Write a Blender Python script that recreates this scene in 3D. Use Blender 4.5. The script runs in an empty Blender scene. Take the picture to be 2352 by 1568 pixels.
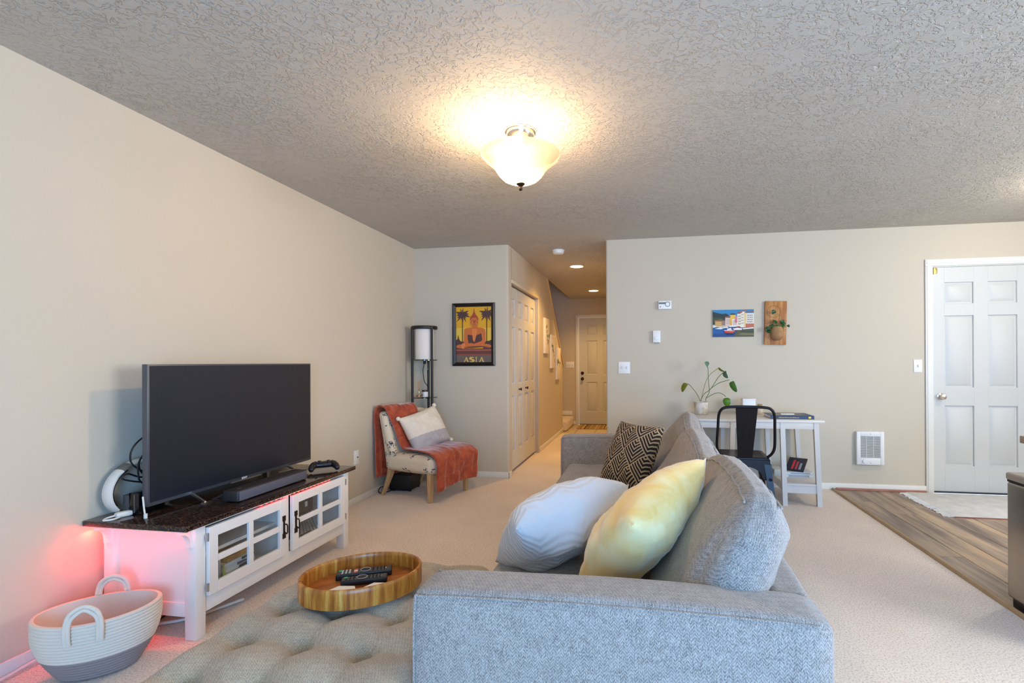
import bpy, bmesh, math, random
from mathutils import Vector, Matrix, noise
R = math.radians
random.seed(7)
scene = bpy.context.scene
COL = scene.collection

# ------------------------------------------------------------------ camera
CAM_H = 1.1897
yaw, pitch, roll = .1671, .0018, -.0047
fw = Vector((-math.sin(yaw)*math.cos(pitch), math.cos(yaw)*math.cos(pitch), math.sin(pitch)))
rt = Vector((math.cos(yaw), math.sin(yaw), 0))
up = rt.cross(fw)
rt, up = rt*math.cos(roll)+up*math.sin(roll), up*math.cos(roll)-rt*math.sin(roll)
cd = bpy.data.cameras.new('camera')
cam = bpy.data.objects.new('camera', cd)
COL.objects.link(cam)
cd.sensor_width = 36
cd.lens = 1144.135/2352*36
cd.shift_x = -(1284.088-1176)/2352
cd.shift_y = (830.093-784)/2352
cd.clip_start = .02
mw = Matrix.Identity(4)
for i in range(3):
    mw[i][0] = rt[i]; mw[i][1] = up[i]; mw[i][2] = -fw[i]
mw[2][3] = CAM_H
cam.matrix_world = mw
scene.camera = cam

# ------------------------------------------------------------------ world, daylight, exposure
w = bpy.data.worlds.new('world'); scene.world = w; w.use_nodes = True
bg = w.node_tree.nodes['Background']
bg.inputs[0].default_value = (.62, .80, 1, 1); bg.inputs[1].default_value = 1.0
vs = scene.view_settings
vs.view_transform = 'Standard'; vs.look = 'None'; vs.gamma = 1; vs.use_curve_mapping = False
vs.exposure = 1.35
def area(name, loc, rot, sx, sy, watts, col, spread=180):
    l = bpy.data.lights.new(name, 'AREA'); l.shape = 'RECTANGLE'; l.size = sx; l.size_y = sy
    l.energy = watts; l.color = col; l.spread = R(spread)
    o = bpy.data.objects.new(name, l); COL.objects.link(o); o.location = loc; o.rotation_euler = rot
    return o
def point(name, loc, watts, col, rad=.05, parent=None):
    l = bpy.data.lights.new(name, 'POINT'); l.energy = watts; l.color = col; l.shadow_soft_size = rad
    o = bpy.data.objects.new(name, l); COL.objects.link(o); o.location = loc; o.parent = parent
    return o
# daylight entering through the glazed patio door behind the camera and the side window on the right
area('daylight_patio_door_offscreen', (1.15, -2.26, 1.12), (R(90), 0, 0), 2.3, 1.9, 86, (.19, .49, 1.0))
area('daylight_side_window_offscreen', (4.36, 1.0, 1.5), (R(90), 0, R(90)), 2.1, 1.25, 54, (.94, .96, 1.0))

# ------------------------------------------------------------------ materials
def s2l(c):
    c /= 255.
    return c/12.92 if c <= .04045 else ((c+.055)/1.055)**2.4
def rgb(c): return (s2l(c[0]), s2l(c[1]), s2l(c[2]), 1)
class NT:
    def __init__(s, name):
        s.m = bpy.data.materials.new(name); s.m.use_nodes = True
        s.t = s.m.node_tree; s.b = s.t.nodes['Principled BSDF']
        s.out = s.t.nodes['Material Output']; s._co = None
    def n(s, typ, ins=None, **kw):
        nd = s.t.nodes.new(typ)
        for k, v in kw.items(): setattr(nd, k, v)
        for k, v in (ins or {}).items():
            if isinstance(v, bpy.types.NodeSocket): s.t.links.new(v, nd.inputs[k])
            else: nd.inputs[k].default_value = v
        return nd
    def link(s, a, b): s.t.links.new(a, b)
    def co(s, kind='Object', scale=None):
        if not s._co: s._co = s.n('ShaderNodeTexCoord')
        o = s._co.outputs[kind]
        if scale:
            o = s.n('ShaderNodeMapping', {'Vector': o, 'Scale': scale}).outputs[0]
        return o
    def math(s, op, a, b=None, c=None):
        ins = {0: a}
        if b is not None: ins[1] = b
        if c is not None: ins[2] = c
        return s.n('ShaderNodeMath', ins, operation=op).outputs[0]
    def noise(s, scale, detail=3, rough=.5, vec=None, dist=0):
        return s.n('ShaderNodeTexNoise', {'Vector': vec or s.co(), 'Scale': scale, 'Detail': detail, 'Roughness': rough, 'Distortion': dist}).outputs[0]
    def ramp(s, fac, stops, interp='LINEAR'):
        r = s.n('ShaderNodeValToRGB', {0: fac}); r.color_ramp.interpolation = interp
        e = r.color_ramp.elements
        while len(e) < len(stops): e.new(.5)
        for el, (p, c) in zip(e, stops):
            el.position = p; el.color = rgb(c) if not isinstance(c, float) else (c, c, c, 1)
        return r.outputs[0]
    def mix(s, fac, a, b, blend='MIX'):
        nd = s.n('ShaderNodeMix', data_type='RGBA', blend_type=blend)
        for i, v in ((0, fac), (6, a), (7, b)):
            if isinstance(v, bpy.types.NodeSocket): s.link(v, nd.inputs[i])
            elif isinstance(v, tuple): nd.inputs[i].default_value = rgb(v)
            else: nd.inputs[i].default_value = v
        return nd.outputs[2]
    def bump(s, h, strength=.5, dist=.01, prev=None):
        ins = {'Height': h, 'Strength': strength, 'Distance': dist}
        if prev is not None: ins['Normal'] = prev
        o = s.n('ShaderNodeBump', ins).outputs[0]
        s.link(o, s.b.inputs['Normal']); return o
    def base(s, c):
        if isinstance(c, bpy.types.NodeSocket): s.link(c, s.b.inputs['Base Color'])
        else: s.b.inputs['Base Color'].default_value = rgb(c)
    def p(s, **kw):
        for k, v in kw.items(): s.b.inputs[k.replace('_', ' ')].default_value = v
MATS = {}
def mat(name, c=(200, 200, 200), rough=.6, metal=0, var=None, bump=None, emit=None, **kw):
    """plain procedural material: colour, optional second colour by noise, optional fine bump"""
    if name in MATS: return MATS[name]
    t = NT(name)
    if var:
        f = t.noise(var[0], 4, .6, t.co(scale=var[2]) if len(var) > 2 else None)
        t.base(t.mix(t.ramp(f, [(.35, 0.0), (.65, 1.0)]), c, var[1]))
    else: t.base(c)
    t.p(Roughness=rough, Metallic=metal)
    if bump: t.bump(t.noise(bump[0], 3, .6), bump[1], bump[2] if len(bump) > 2 else .004)
    if emit:
        t.b.inputs['Emission Color'].default_value = rgb(emit[0]); t.b.inputs['Emission Strength'].default_value = emit[1]
    t.p(**kw)
    MATS[name] = t.m
    return t.m

def m_wall():
    t = NT('wall_paint'); t.base((205, 193, 172)); t.p(Roughness=.85)
    t.bump(t.noise(90, 4, .6), .12, .002); return t.m
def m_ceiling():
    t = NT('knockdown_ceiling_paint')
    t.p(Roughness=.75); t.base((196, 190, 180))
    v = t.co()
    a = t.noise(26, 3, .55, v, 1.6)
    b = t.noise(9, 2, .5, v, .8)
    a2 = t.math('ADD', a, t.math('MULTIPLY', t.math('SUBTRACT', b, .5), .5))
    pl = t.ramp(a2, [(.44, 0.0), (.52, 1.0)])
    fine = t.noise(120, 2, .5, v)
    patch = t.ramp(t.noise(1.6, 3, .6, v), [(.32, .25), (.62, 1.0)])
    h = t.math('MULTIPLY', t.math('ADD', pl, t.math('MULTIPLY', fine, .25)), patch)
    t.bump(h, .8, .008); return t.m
def m_carpet():
    t = NT('beige_carpet'); t.p(Roughness=1.0, Sheen_Weight=.25)
    v = t.co()
    big = t.noise(1.7, 4, .6, v); mid = t.noise(60, 3, .7, v); fine = t.noise(130, 3, .8, v)
    c = t.mix(t.ramp(big, [(.3, 0.0), (.7, 1.0)]), (244, 228, 210), (230, 213, 196))
    c = t.mix(t.math('MULTIPLY', t.ramp(fine, [(.40, 1.0), (.50, 0.0)]), .6), c, (168, 140, 116))
    t.base(c)
    t.bump(t.math('ADD', t.math('MULTIPLY', mid, .5), fine), .6, .005); return t.m
def m_fabric(name, dark, light, warp=1.0):
    t = NT(name); t.p(Roughness=.95, Sheen_Weight=.3)
    v = t.co()
    # herringbone: zig-zag stripes across the vertical
    sx = t.n('ShaderNodeSeparateXYZ', {0: v})
    x = t.math('ADD', sx.outputs[0], sx.outputs[1])
    z = t.math('ADD', sx.outputs[2], t.math('MULTIPLY', sx.outputs[1], .35))
    zig = t.math('PINGPONG', t.math('MULTIPLY', x, 1.0), .009)
    st = t.math('SINE', t.math('MULTIPLY', t.math('ADD', z, t.math('MULTIPLY', zig, 1.2)), 800.0))
    heath = t.noise(420, 2, .8, t.co(scale=(1, 1, .35)))
    h2 = t.noise(35, 4, .7, v)
    f = t.math('ADD', t.math('MULTIPLY', st, .06), t.math('ADD', t.math('MULTIPLY', heath, .75), t.math('MULTIPLY', h2, .25)))
    t.base(t.ramp(f, [(.33, dark), (.66, light)]))
    t.bump(t.math('ADD', heath, t.math('MULTIPLY', st, .25)), .35*warp, .003); return t.m
def m_wood(name, a, b, c, scale=(1, 1, 1), rough=.4, freq=14):
    t = NT(name); t.p(Roughness=rough)
    v = t.co(scale=scale)
    n1 = t.noise(freq, 4, .55, v, .6); n2 = t.noise(freq*.35, 2, .5, v)
    t.base(t.mix(t.ramp(n2, [(.4, 0.0), (.62, 1.0)]), t.ramp(n1, [(.3, a), (.7, b)]), c))
    t.bump(n1, .12, .002); return t.m
def m_tray():
    t = NT('acacia_staves'); t.p(Roughness=.35)
    sx = t.n('ShaderNodeSeparateXYZ', {0: t.co()})
    ang = t.math('ARCTAN2', sx.outputs[1], sx.outputs[0])
    n = t.noise(7, 3, .6, t.n('ShaderNodeCombineXYZ', {0: t.math('MULTIPLY', ang, 1.1), 1: t.math('MULTIPLY', sx.outputs[2], .6), 2: 1.0}).outputs[0])
    n3 = t.noise(70, 2, .6, t.n('ShaderNodeCombineXYZ', {0: ang, 1: t.math('MULTIPLY', sx.outputs[2], 2.0), 2: 3.0}).outputs[0])
    c = t.ramp(n, [(.28, (112, 58, 14)), (.42, (172, 98, 30)), (.55, (206, 134, 50)), (.66, (224, 170, 80)), (.74, (240, 208, 130))])
    t.base(t.mix(t.math('MULTIPLY', n3, .5), c, (120, 66, 22))); return t.m
def m_granite():
    t = NT('dark_speckled_top'); t.p(Roughness=.10)
    v = t.n('ShaderNodeTexVoronoi', {'Vector': t.co(), 'Scale': 160.0}).outputs['Color']
    n = t.noise(7, 4, .7)
    g = t.math('ADD', t.math('MULTIPLY', t.n('ShaderNodeSeparateColor', {0: v}).outputs[0], .6), t.math('MULTIPLY', n, .5))
    t.base(t.ramp(g, [(.35, (22, 15, 13)), (.6, (40, 27, 22)), (.85, (84, 58, 44))])); return t.m
def m_plank():
    t = NT('grey_brown_plank'); t.p(Roughness=.45)
    rnd = t.n('ShaderNodeObjectInfo').outputs['Random']
    off = t.n('ShaderNodeCombineXYZ', {0: t.math('MULTIPLY', rnd, 17.0), 1: t.math('MULTIPLY', rnd, 31.0), 2: 0.0}).outputs[0]
    v = t.n('ShaderNodeVectorMath', {0: t.co(), 1: off}, operation='ADD').outputs[0]
    v = t.n('ShaderNodeMapping', {'Vector': v, 'Scale': (7, .65, 1)}).outputs[0]
    n = t.noise(1.6, 5, .6, v, .4)
    c = t.ramp(n, [(.3, (100, 86, 78)), (.43, (146, 126, 110)), (.56, (186, 164, 140)), (.7, (222, 190, 150))])
    t.base(t.mix(t.math('MULTIPLY', rnd, .45), c, (112, 104, 100))); t.bump(n, .15, .002); return t.m
def m_diamond():
    t = NT('black_tan_diamond_weave'); t.p(Roughness=.9)
    sx = t.n('ShaderNodeSeparateXYZ', {0: t.co()})
    k = 7.2
    a = t.math('MULTIPLY', t.math('ADD', sx.outputs[0], t.math('MULTIPLY', sx.outputs[1], .8)), k)
    b = t.math('MULTIPLY', t.math('SUBTRACT', t.math('MULTIPLY', sx.outputs[1], .8), sx.outputs[0]), k)
    s_ = t.math('FRACT', a); q = t.math('FRACT', b)
    mx = t.math('MAXIMUM', s_, q)
    st = t.math('FRACT', t.math('MULTIPLY', mx, 7.0))
    f = t.math('GREATER_THAN', st, .62)
    t.base(t.mix(f, (34, 28, 28), (186, 160, 124))); t.bump(t.math('SUBTRACT', 1.0, f), .2, .002); return t.m
def m_scallop():
    t = NT('pale_quilted_fan_fabric'); t.p(Roughness=.85, Sheen_Weight=.2)
    t.base(t.mix(t.noise(4, 3), (222, 220, 216), (200, 202, 206)))
    sx = t.n('ShaderNodeSeparateXYZ', {0: t.co()})
    x = t.math('MULTIPLY', t.math('ADD', sx.outputs[0], 5.0), 6.0); y = t.math('MULTIPLY', t.math('SUBTRACT', 5.03, sx.outputs[1]), 7.5)
    row = t.math('FLOOR', y)
    xo = t.math('ADD', x, t.math('MULTIPLY', t.math('MODULO', t.math('ABSOLUTE', row), 2.0), .5))
    fx = t.math('SUBTRACT', t.math('FRACT', xo), .5); fy = t.math('FRACT', y)
    d = t.math('SQRT', t.math('ADD', t.math('MULTIPLY', fx, fx), t.math('MULTIPLY', fy, fy)))
    wv = t.math('SINE', t.math('MULTIPLY', d, 46.0))
    t.bump(wv, .4, .003); return t.m
def m_velvet(name, a, b, sheen=.6, sc=7):
    t = NT(name); t.p(Roughness=.7, Sheen_Weight=sheen, Sheen_Roughness=.35)
    t.base(t.mix(t.ramp(t.noise(sc, 4, .6, None, 1.0), [(.35, 0.0), (.65, 1.0)]), a, b))
    t.bump(t.noise(260, 2), .2, .002); return t.m
def m_butterfly():
    t = NT('cream_butterfly_print'); t.p(Roughness=.85)
    v = t.n('ShaderNodeMapping', {'Vector': t.co(), 'Scale': (8.5, 8.5, 8.5)}).outputs[0]
    vo = t.n('ShaderNodeTexVoronoi', {'Vector': v, 'Scale': 1.0, 'Randomness': .7})
    d = t.n('ShaderNodeVectorMath', {0: v, 1: vo.outputs['Position']}, operation='SUBTRACT').outputs[0]
    s_ = t.n('ShaderNodeSeparateXYZ', {0: d}); cr = t.n('ShaderNodeSeparateColor', {0: vo.outputs['Color']})
    yy = t.math('ADD', s_.outputs[1], s_.outputs[0])
    ang = t.math('ADD', t.math('ARCTAN2', s_.outputs[2], yy), t.math('MULTIPLY', cr.outputs[0], 6.0))
    rr = t.math('SQRT', t.math('ADD', t.math('MULTIPLY', yy, yy), t.math('MULTIPLY', s_.outputs[2], s_.outputs[2])))
    lobe = t.math('MULTIPLY', t.math('ABSOLUTE', t.math('SINE', t.math('MULTIPLY', ang, 2.0))), t.math('ADD', .12, t.math('MULTIPLY', cr.outputs[1], .30)))
    e = t.math('SUBTRACT', lobe, rr)
    inside = t.math('GREATER_THAN', e, 0.0); rim = t.math('LESS_THAN', e, .05)
    vein = t.math('GREATER_THAN', t.noise(9, 1, .5, v), .52)
    f = t.math('MULTIPLY', inside, t.math('MAXIMUM', rim, vein))
    t.base(t.mix(f, (222, 206, 178), (74, 76, 84))); t.bump(t.noise(200, 2), .1, .002); return t.m
def m_glass(name='clear_glass', tint=(250, 251, 250), refl=.12, rough=.02):
    t = NT(name)
    tr = t.n('ShaderNodeBsdfTransparent', {0: rgb(tint)}); gl = t.n('ShaderNodeBsdfGlossy', {0: (1, 1, 1, 1), 1: rough})
    fr = t.math('POWER', t.n('ShaderNodeLayerWeight', {0: .5}).outputs['Facing'], 5.0)
    mx = t.n('ShaderNodeMixShader', {0: t.math('ADD', t.math('MULTIPLY', fr, .9), refl*.3), 1: tr.outputs[0], 2: gl.outputs[0]})
    t.link(mx.outputs[0], t.out.inputs[0]); return t.m
def m_stripes(name, cols, freq=30, axis=0):
    t = NT(name); t.p(Roughness=.95)
    sx = t.n('ShaderNodeSeparateXYZ', {0: t.co()})
    n = t.noise(freq, 1, .5, t.n('ShaderNodeCombineXYZ', {0: sx.outputs[axis], 1: 0.0, 2: 0.0}).outputs[0])
    k = len(cols); t.base(t.ramp(n, [(.3+.4*i/k, c) for i, c in enumerate(cols)], 'CONSTANT')); return t.m
SPECIAL = dict(wall=m_wall, ceiling=m_ceiling, carpet=m_carpet, tray=m_tray, granite=m_granite, plank=m_plank,
    diamond=m_diamond, scallop=m_scallop, butterfly=m_butterfly, glass=m_glass,
    sofa=lambda: m_fabric('heather_grey_sofa_weave', (104, 97, 91), (188, 178, 168)),
    yellow=lambda: m_velvet('pale_yellow_velvet', (250, 206, 116), (254, 232, 174)),
    rust=lambda: m_velvet('rust_velvet', (150, 56, 26), (186, 84, 48), .8, 12),
    oak=lambda: m_wood('pale_oak', (190, 150, 100), (214, 178, 128), (200, 162, 112), (6, 6, 1), .5),
    traybase=lambda: m_wood('acacia_board', (150, 78, 26), (196, 122, 52), (120, 60, 22), (1, 5, 1), .3, 9),
    board=lambda: m_wood('golden_pine_board', (176, 118, 58), (206, 152, 88), (160, 96, 36), (10, 1, 1.5), .55, 7),
    shelfglass=lambda: m_glass('smoked_shelf_glass', (150, 160, 150), .2),
    stripes=lambda: m_stripes('striped_door_mat', [(44, 36, 28), (150, 112, 60), (190, 160, 108), (84, 62, 36), (170, 130, 74)], 26),
    )
def M(k):
    if isinstance(k, bpy.types.Material): return k
    if k in MATS: return MATS[k]
    MATS[k] = SPECIAL[k](); return MATS[k]
mat('white', (232, 230, 225), .45); mat('white_trim', (230, 227, 218), .4); mat('door_white', (207, 206, 200), .45, bump=(60, .04))
mat('white_furn', (240, 235, 226), .4); mat('plate_white', (238, 236, 230), .35)
mat('black', (20, 19, 20), .45); mat('black_gloss', (10, 10, 11), .12); mat('black_metal', (30, 28, 30), .32, .6)
mat('cable', (14, 13, 13), .5); mat('white_cable', (226, 222, 212), .5)
mat('silver', (200, 198, 194), .3, 1.0); mat('nickel', (214, 204, 192), .22, 1.0); mat('brass', (206, 170, 92), .3, 1.0)
mat('bronze', (54, 40, 32), .45, .7); mat('steel', (176, 166, 152), .28, 1.0, var=(3, (160, 150, 138), (1, 1, .05)))
mat('screen', (34, 36, 44), .3); mat('bezel', (96, 98, 104), .35, .6)
mat('charcoal', (58, 56, 58), .6, bump=(300, .2)); mat('rope', (228, 216, 198), .9, bump=(300, .5, .003)); mat('rope_grey', (150, 136, 132), .9, bump=(300, .5, .003))
mat('cream', (234, 222, 202), .9, bump=(220, .2)); mat('greycloth', (186, 180, 178), .9, bump=(220, .2))
mat('bright', (255, 236, 205), .5, emit=((255, 232, 200), 14))
# ------------------------------------------------------------------ mesh helpers
WL = {}   # world location of unrotated things, so that parts can be given in room coordinates
class MB:
    def __init__(s): s.v = []; s.f = []; s.mi = []
    def add(s, vs_, fs, T=None, mi=0):
        k = len(s.v)
        for p in vs_:
            p = Vector(p); s.v.append(T @ p if T is not None else p)
        for f in fs: s.f.append([i+k for i in f]); s.mi.append(mi)
        return s
    def bm(s, b, T=None, mi=0):
        b.verts.index_update()
        s.add([v.co.copy() for v in b.verts], [[v.index for v in f.verts] for f in b.faces], T, mi); b.free(); return s
    def box(s, x0, y0, z0, x1, y1, z1, b=0, T=None, mi=0, seg=2):
        bm = bmesh.new(); bmesh.ops.create_cube(bm, size=1)
        for v in bm.verts:
            v.co = Vector((x0 if v.co.x < 0 else x1, y0 if v.co.y < 0 else y1, z0 if v.co.z < 0 else z1))
        if b > 0: bmesh.ops.bevel(bm, geom=list(bm.edges), offset=b, segments=seg, affect='EDGES', profile=.5)
        return s.bm(bm, T, mi)
    def hexa(s, lo, hi, T=None, mi=0):   # lo, hi: 4 points each (any hexahedron)
        return s.add(list(lo)+list(hi), [(3, 2, 1, 0), (4, 5, 6, 7), (0, 1, 5, 4), (1, 2, 6, 5), (2, 3, 7, 6), (3, 0, 4, 7)], T, mi)
    def tube(s, pts, r, n=8, closed=False, T=None, mi=0, flat=1.0, cap=True, upv=None):
        pts = [Vector(p) for p in pts]; N = len(pts); rings = []
        tan = []
        for i in range(N):
            a = pts[i-1] if (i > 0 or closed) else pts[i]; b = pts[(i+1) % N] if (i < N-1 or closed) else pts[i]
            tan.append((b-a).normalized())
        u = Vector(upv) if upv else (Vector((0, 0, 1)) if abs(tan[0].z) < .9 else Vector((1, 0, 0)))
        for i in range(N):
            u = (u-tan[i]*u.dot(tan[i])).normalized(); q = tan[i].cross(u)
            rr = r[i] if isinstance(r, (list, tuple)) else r
            rings.append([pts[i]+u*math.cos(2*math.pi*k/n)*rr+q*math.sin(2*math.pi*k/n)*rr*flat for k in range(n)])
        vs_ = [p for g in rings for p in g]; fs = []
        for i in range(N if closed else N-1):
            for k in range(n):
                j = (i+1) % N
                fs.append((i*n+k, i*n+(k+1) % n, j*n+(k+1) % n, j*n+k))
        if not closed and cap: fs += [list(range(n))[::-1], [(N-1)*n+k for k in range(n)]]
        return s.add(vs_, fs, T, mi)
    def cyl(s, p0, p1, r0, r1=None, n=20, T=None, mi=0):
        r1 = r0 if r1 is None else r1
        return s.tube([p0, p1], [r0, r1], n, T=T, mi=mi)
    def lathe(s, prof, n=28, T=None, mi=0, sx=1, sy=1):
        vs_ = []; fs = []
        for r, z in prof:
            for k in range(n): vs_.append((r*sx*math.cos(2*math.pi*k/n), r*sy*math.sin(2*math.pi*k/n), z))
        for i in range(len(prof)-1):
            for k in range(n): fs.append((i*n+k, i*n+(k+1) % n, (i+1)*n+(k+1) % n, (i+1)*n+k))
        if prof[0][0] > 1e-4: fs.append(list(range(n))[::-1])
        if prof[-1][0] > 1e-4: fs.append([(len(prof)-1)*n+k for k in range(n)])
        return s.add(vs_, fs, T, mi)
    def prism(s, poly, a, b, axis='z', T=None, mi=0):
        def P(p, h): return {'z': (p[0], p[1], h), 'y': (p[0], h, p[1]), 'x': (h, p[0], p[1])}[axis]
        n = len(poly); vs_ = [P(p, a) for p in poly]+[P(p, b) for p in poly]
        fs = [list(range(n))[::-1], [n+i for i in range(n)]]+[(i, (i+1) % n, n+(i+1) % n, n+i) for i in range(n)]
        return s.add(vs_, fs, T, mi)
    def soft(s, c, half, r, n=14, puff=(0, 0, 0), wr=0, seed=0, T=None, mi=0, fn=None, freq=6):
        """rounded, puffed-up cushion box"""
        bm = bmesh.new(); bmesh.ops.create_cube(bm, size=2)
        bmesh.ops.subdivide_edges(bm, edges=list(bm.edges), cuts=n, use_grid_fill=True)
        h = Vector(half)
        for v in bm.verts:
            u = v.co.copy(); p = Vector((u.x*h.x, u.y*h.y, u.z*h.z))
            q = Vector([max(-h[i]+r, min(h[i]-r, p[i])) for i in range(3)]); d = p-q
            if d.length > 1e-9: p = q+d.normalized()*min(r, d.length if d.length < r else r)
            for i in range(3):
                o = [j for j in range(3) if j != i]
                p[i] += puff[i]*u[i]*(1-u[o[0]]**2)*(1-u[o[1]]**2)
            if wr:
                w_ = noise.noise_vector(p*freq+Vector((seed*7.1, seed*3.3, seed)))
                p += w_*wr
            if fn: p = fn(p, u)
            v.co = p+Vector(c)
        bmesh.ops.recalc_face_normals(bm, faces=list(bm.faces))
        return s.bm(bm, T, mi)
    def pillow(s, w, h, t, n=22, pull=.06, wr=.006, seed=0, T=None, mi=0, sag=0):
        vs_ = []; fs = []
        for side in (1, -1):
            for j in range(n+1):
                for i in range(n+1):
                    u = -1+2*i/n; v = -1+2*j/n
                    x = w/2*u*(1-pull*(1-v*v)*u*u); y = h/2*v*(1-pull*(1-u*u)*v*v)
                    e = ((1-abs(u)**2.6)*(1-abs(v)**2.6))
                    z = t/2*max(e, 0)**.5
                    edge = (1-abs(u))*(1-abs(v))
                    q = noise.noise(Vector((u*2.5+seed*5, v*2.5, seed+side)))*wr*2+abs(noise.noise(Vector((u*5+seed, v*5, seed*2.0+side))))*wr
                    z += q*min(1, e*3)
                    vs_.append((x, y+sag*(1-u*u)*v, z*side))
        N = (n+1)*(n+1)
        for side in (0, 1):
            for j in range(n):
                for i in range(n):
                    a = side*N+j*(n+1)+i; q = (a, a+1, a+n+2, a+n+1)
                    fs.append(q if side == 0 else q[::-1])
        return s.add(vs_, fs, T, mi)
    def build(s, name, m, parent=None, smooth=40, world=False, kind=None, label=None, merge=False):
        me = bpy.data.meshes.new(name)
        off = WL.get(parent.name if parent else None, Vector((0, 0, 0))) if world else Vector((0, 0, 0))
        me.from_pydata([tuple(v-off) for v in s.v], [], s.f)
        ms = m if isinstance(m, (list, tuple)) else [m]
        for x in ms: me.materials.append(M(x))
        for p, i in zip(me.polygons, s.mi): p.material_index = i
        bm = bmesh.new(); bm.from_mesh(me)
        if merge: bmesh.ops.remove_doubles(bm, verts=list(bm.verts), dist=1e-6)
        bmesh.ops.recalc_face_normals(bm, faces=list(bm.faces)); bm.to_mesh(me); bm.free()
        if smooth:
            for p in me.polygons: p.use_smooth = True
            me.set_sharp_from_angle(angle=R(smooth))
        o = bpy.data.objects.new(name, me); COL.objects.link(o); o.parent = parent
        if parent: WL[o.name] = WL.get(parent.name, Vector((0, 0, 0)))
        if kind: o['kind'] = kind
        if label: o['label'] = label
        return o
def tag(o, label, cat=None, group=None, kind=None):
    if label: o['label'] = label
    if cat: o['category'] = cat
    if group: o['group'] = group
    if kind: o['kind'] = kind
    return o
def thing(name, label, cat, loc=(0, 0, 0), rz=0, group=None, kind=None):
    o = bpy.data.objects.new(name, None); COL.objects.link(o); o.empty_display_size = .05
    o.location = loc; o.rotation_euler = (0, 0, rz); WL[o.name] = Vector(loc)
    return tag(o, label, cat, group, kind)
def solo(mb, name, m, label, cat, loc=(0, 0, 0), rz=0, group=None, smooth=40, kind=None):
    o = mb.build(name, m, None, smooth); o.location = loc; o.rotation_euler = (0, 0, rz); WL[o.name] = Vector(loc)
    return tag(o, label, cat, group, kind)
def copy_tree(o, parent=None):
    c = o.copy(); COL.objects.link(c); c.parent = parent
    for ch in o.children: copy_tree(ch, c)
    return c
def arc(c, r, a0, a1, n, plane='xz', ry=None):
    out = []
    for i in range(n+1):
        a = R(a0+(a1-a0)*i/n); p, q = c[0]+r*math.cos(a), c[1]+(ry or r)*math.sin(a)
        out.append((p, q))
    return out
def smooth_path(pts, sub=6):
    pts = [Vector(p) for p in pts]; out = []
    for i in range(len(pts)-1):
        p0 = pts[max(i-1, 0)]; p1 = pts[i]; p2 = pts[i+1]; p3 = pts[min(i+2, len(pts)-1)]
        for k in range(sub):
            t = k/sub
            out.append(.5*((2*p1)+(p2-p0)*t+(2*p0-5*p1+4*p2-p3)*t*t+(3*p1-p0-3*p2+p3)*t**3))
    out.append(pts[-1]); return out
def text_mesh(txt, size, depth=.0004, bold=0):
    cu = bpy.data.curves.new('lettering', 'FONT'); cu.body = txt; cu.size = size; cu.extrude = depth; cu.offset = bold
    cu.align_x = 'CENTER'; cu.align_y = 'CENTER'
    o = bpy.data.objects.new('lettering', cu); COL.objects.link(o)
    dg = bpy.context.evaluated_depsgraph_get(); me = bpy.data.meshes.new_from_object(o.evaluated_get(dg))
    bpy.data.objects.remove(o); bpy.data.curves.remove(cu)
    return me
def lettering(txt, size, m, parent, T, bold=0):
    me = text_mesh(txt, size, bold=bold); me.transform(T); me.materials.append(M(m))
    o = bpy.data.objects.new('lettering', me); COL.objects.link(o); o.parent = parent; return o
def flat_art(name, shapes, W, H, parent, step=.00025, T=None, tag_='print'):
    """flat coloured print: shapes = [(colour, [(u,v)...])] in unit coordinates, v up; lies in local xz facing -y"""
    mb = MB(); cols = []; 
    for i, (c, poly) in enumerate(shapes):
        if c not in cols: cols.append(c)
        vs_ = [((u-.5)*W, -i*step/ max(1, len(shapes)/40), (v-.5)*H) for u, v in poly]
        mb.add(vs_, [list(range(len(poly)))], T, cols.index(c))
    ms = [mat('%s_%d_%d_%d' % ((tag_,)+c), c, .55) for c in cols]
    return mb.build(name, ms, parent, 0)
def rect(u0, v0, u1, v1): return [(u0, v0), (u1, v0), (u1, v1), (u0, v1)]

# ------------------------------------------------------------------ the room
L, B, C, T_, LH, RH = -2.408, 4.987, 2.409, 1.721, -1.37, -.363
XR, YR, YF, XS = 4.4, -2.3, 9.46, -2.42     # kitchen side wall, wall behind camera, far hall wall, stairwell wall
def struct(mb, name, m, smooth=30, parent=None, label=None):
    o = mb.build(name, m, parent, smooth)
    if not parent: o['kind'] = 'structure'
    if label: o['label'] = label
    return o
mb = MB(); mb.box(L, YR, -.06, T_, B, 0); mb.box(LH, B, -.06, RH, 8.25, 0); mb.box(LH-.7, B, -.06, LH, 8.25, 0)
struct(mb, 'floor', 'carpet', 0)
mb = MB(); mb.box(T_, YR, -.06, XR, B, -.012)
kf = struct(mb, 'floor_kitchen', mat('subfloor', (70, 60, 52), .9), 0)
# grey-brown planks, laid along the room
pw = .178; plank_me = {}
rng = random.Random(3)
x = T_+.012
while x < XR-.02:
    x1 = min(x+pw-.003, XR); y = 1.2-rng.random()*1.1
    while y < B-.014:
        y1 = min(y+1.22, B-.013); ya = max(y, .8)
        if y1-ya > .05:
            key = (round(x1-x, 3), round(y1-ya, 3))
            if key not in plank_me:
                o = MB().box(-(x1-x)/2, -(y1-ya)/2, -.012, (x1-x)/2, (y1-ya)/2, 0, .0025, seg=1).build('plank', 'plank', kf, 30)
                plank_me[key] = o.data
            else:
                o = bpy.data.objects.new('plank', plank_me[key]); COL.objects.link(o); o.parent = kf
            o.location = ((x+x1)/2, (y+ya)/2 if False else (ya+y1)/2, 0)
        y = y1+.002
    x += pw
mb = MB(); mb.box(LH-1.0, 8.25, -.06, RH, YF, -.008)
tf = struct(mb, 'floor_hall', mat('grout', (150, 132, 108), .9), 0)
tile_me = None
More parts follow.
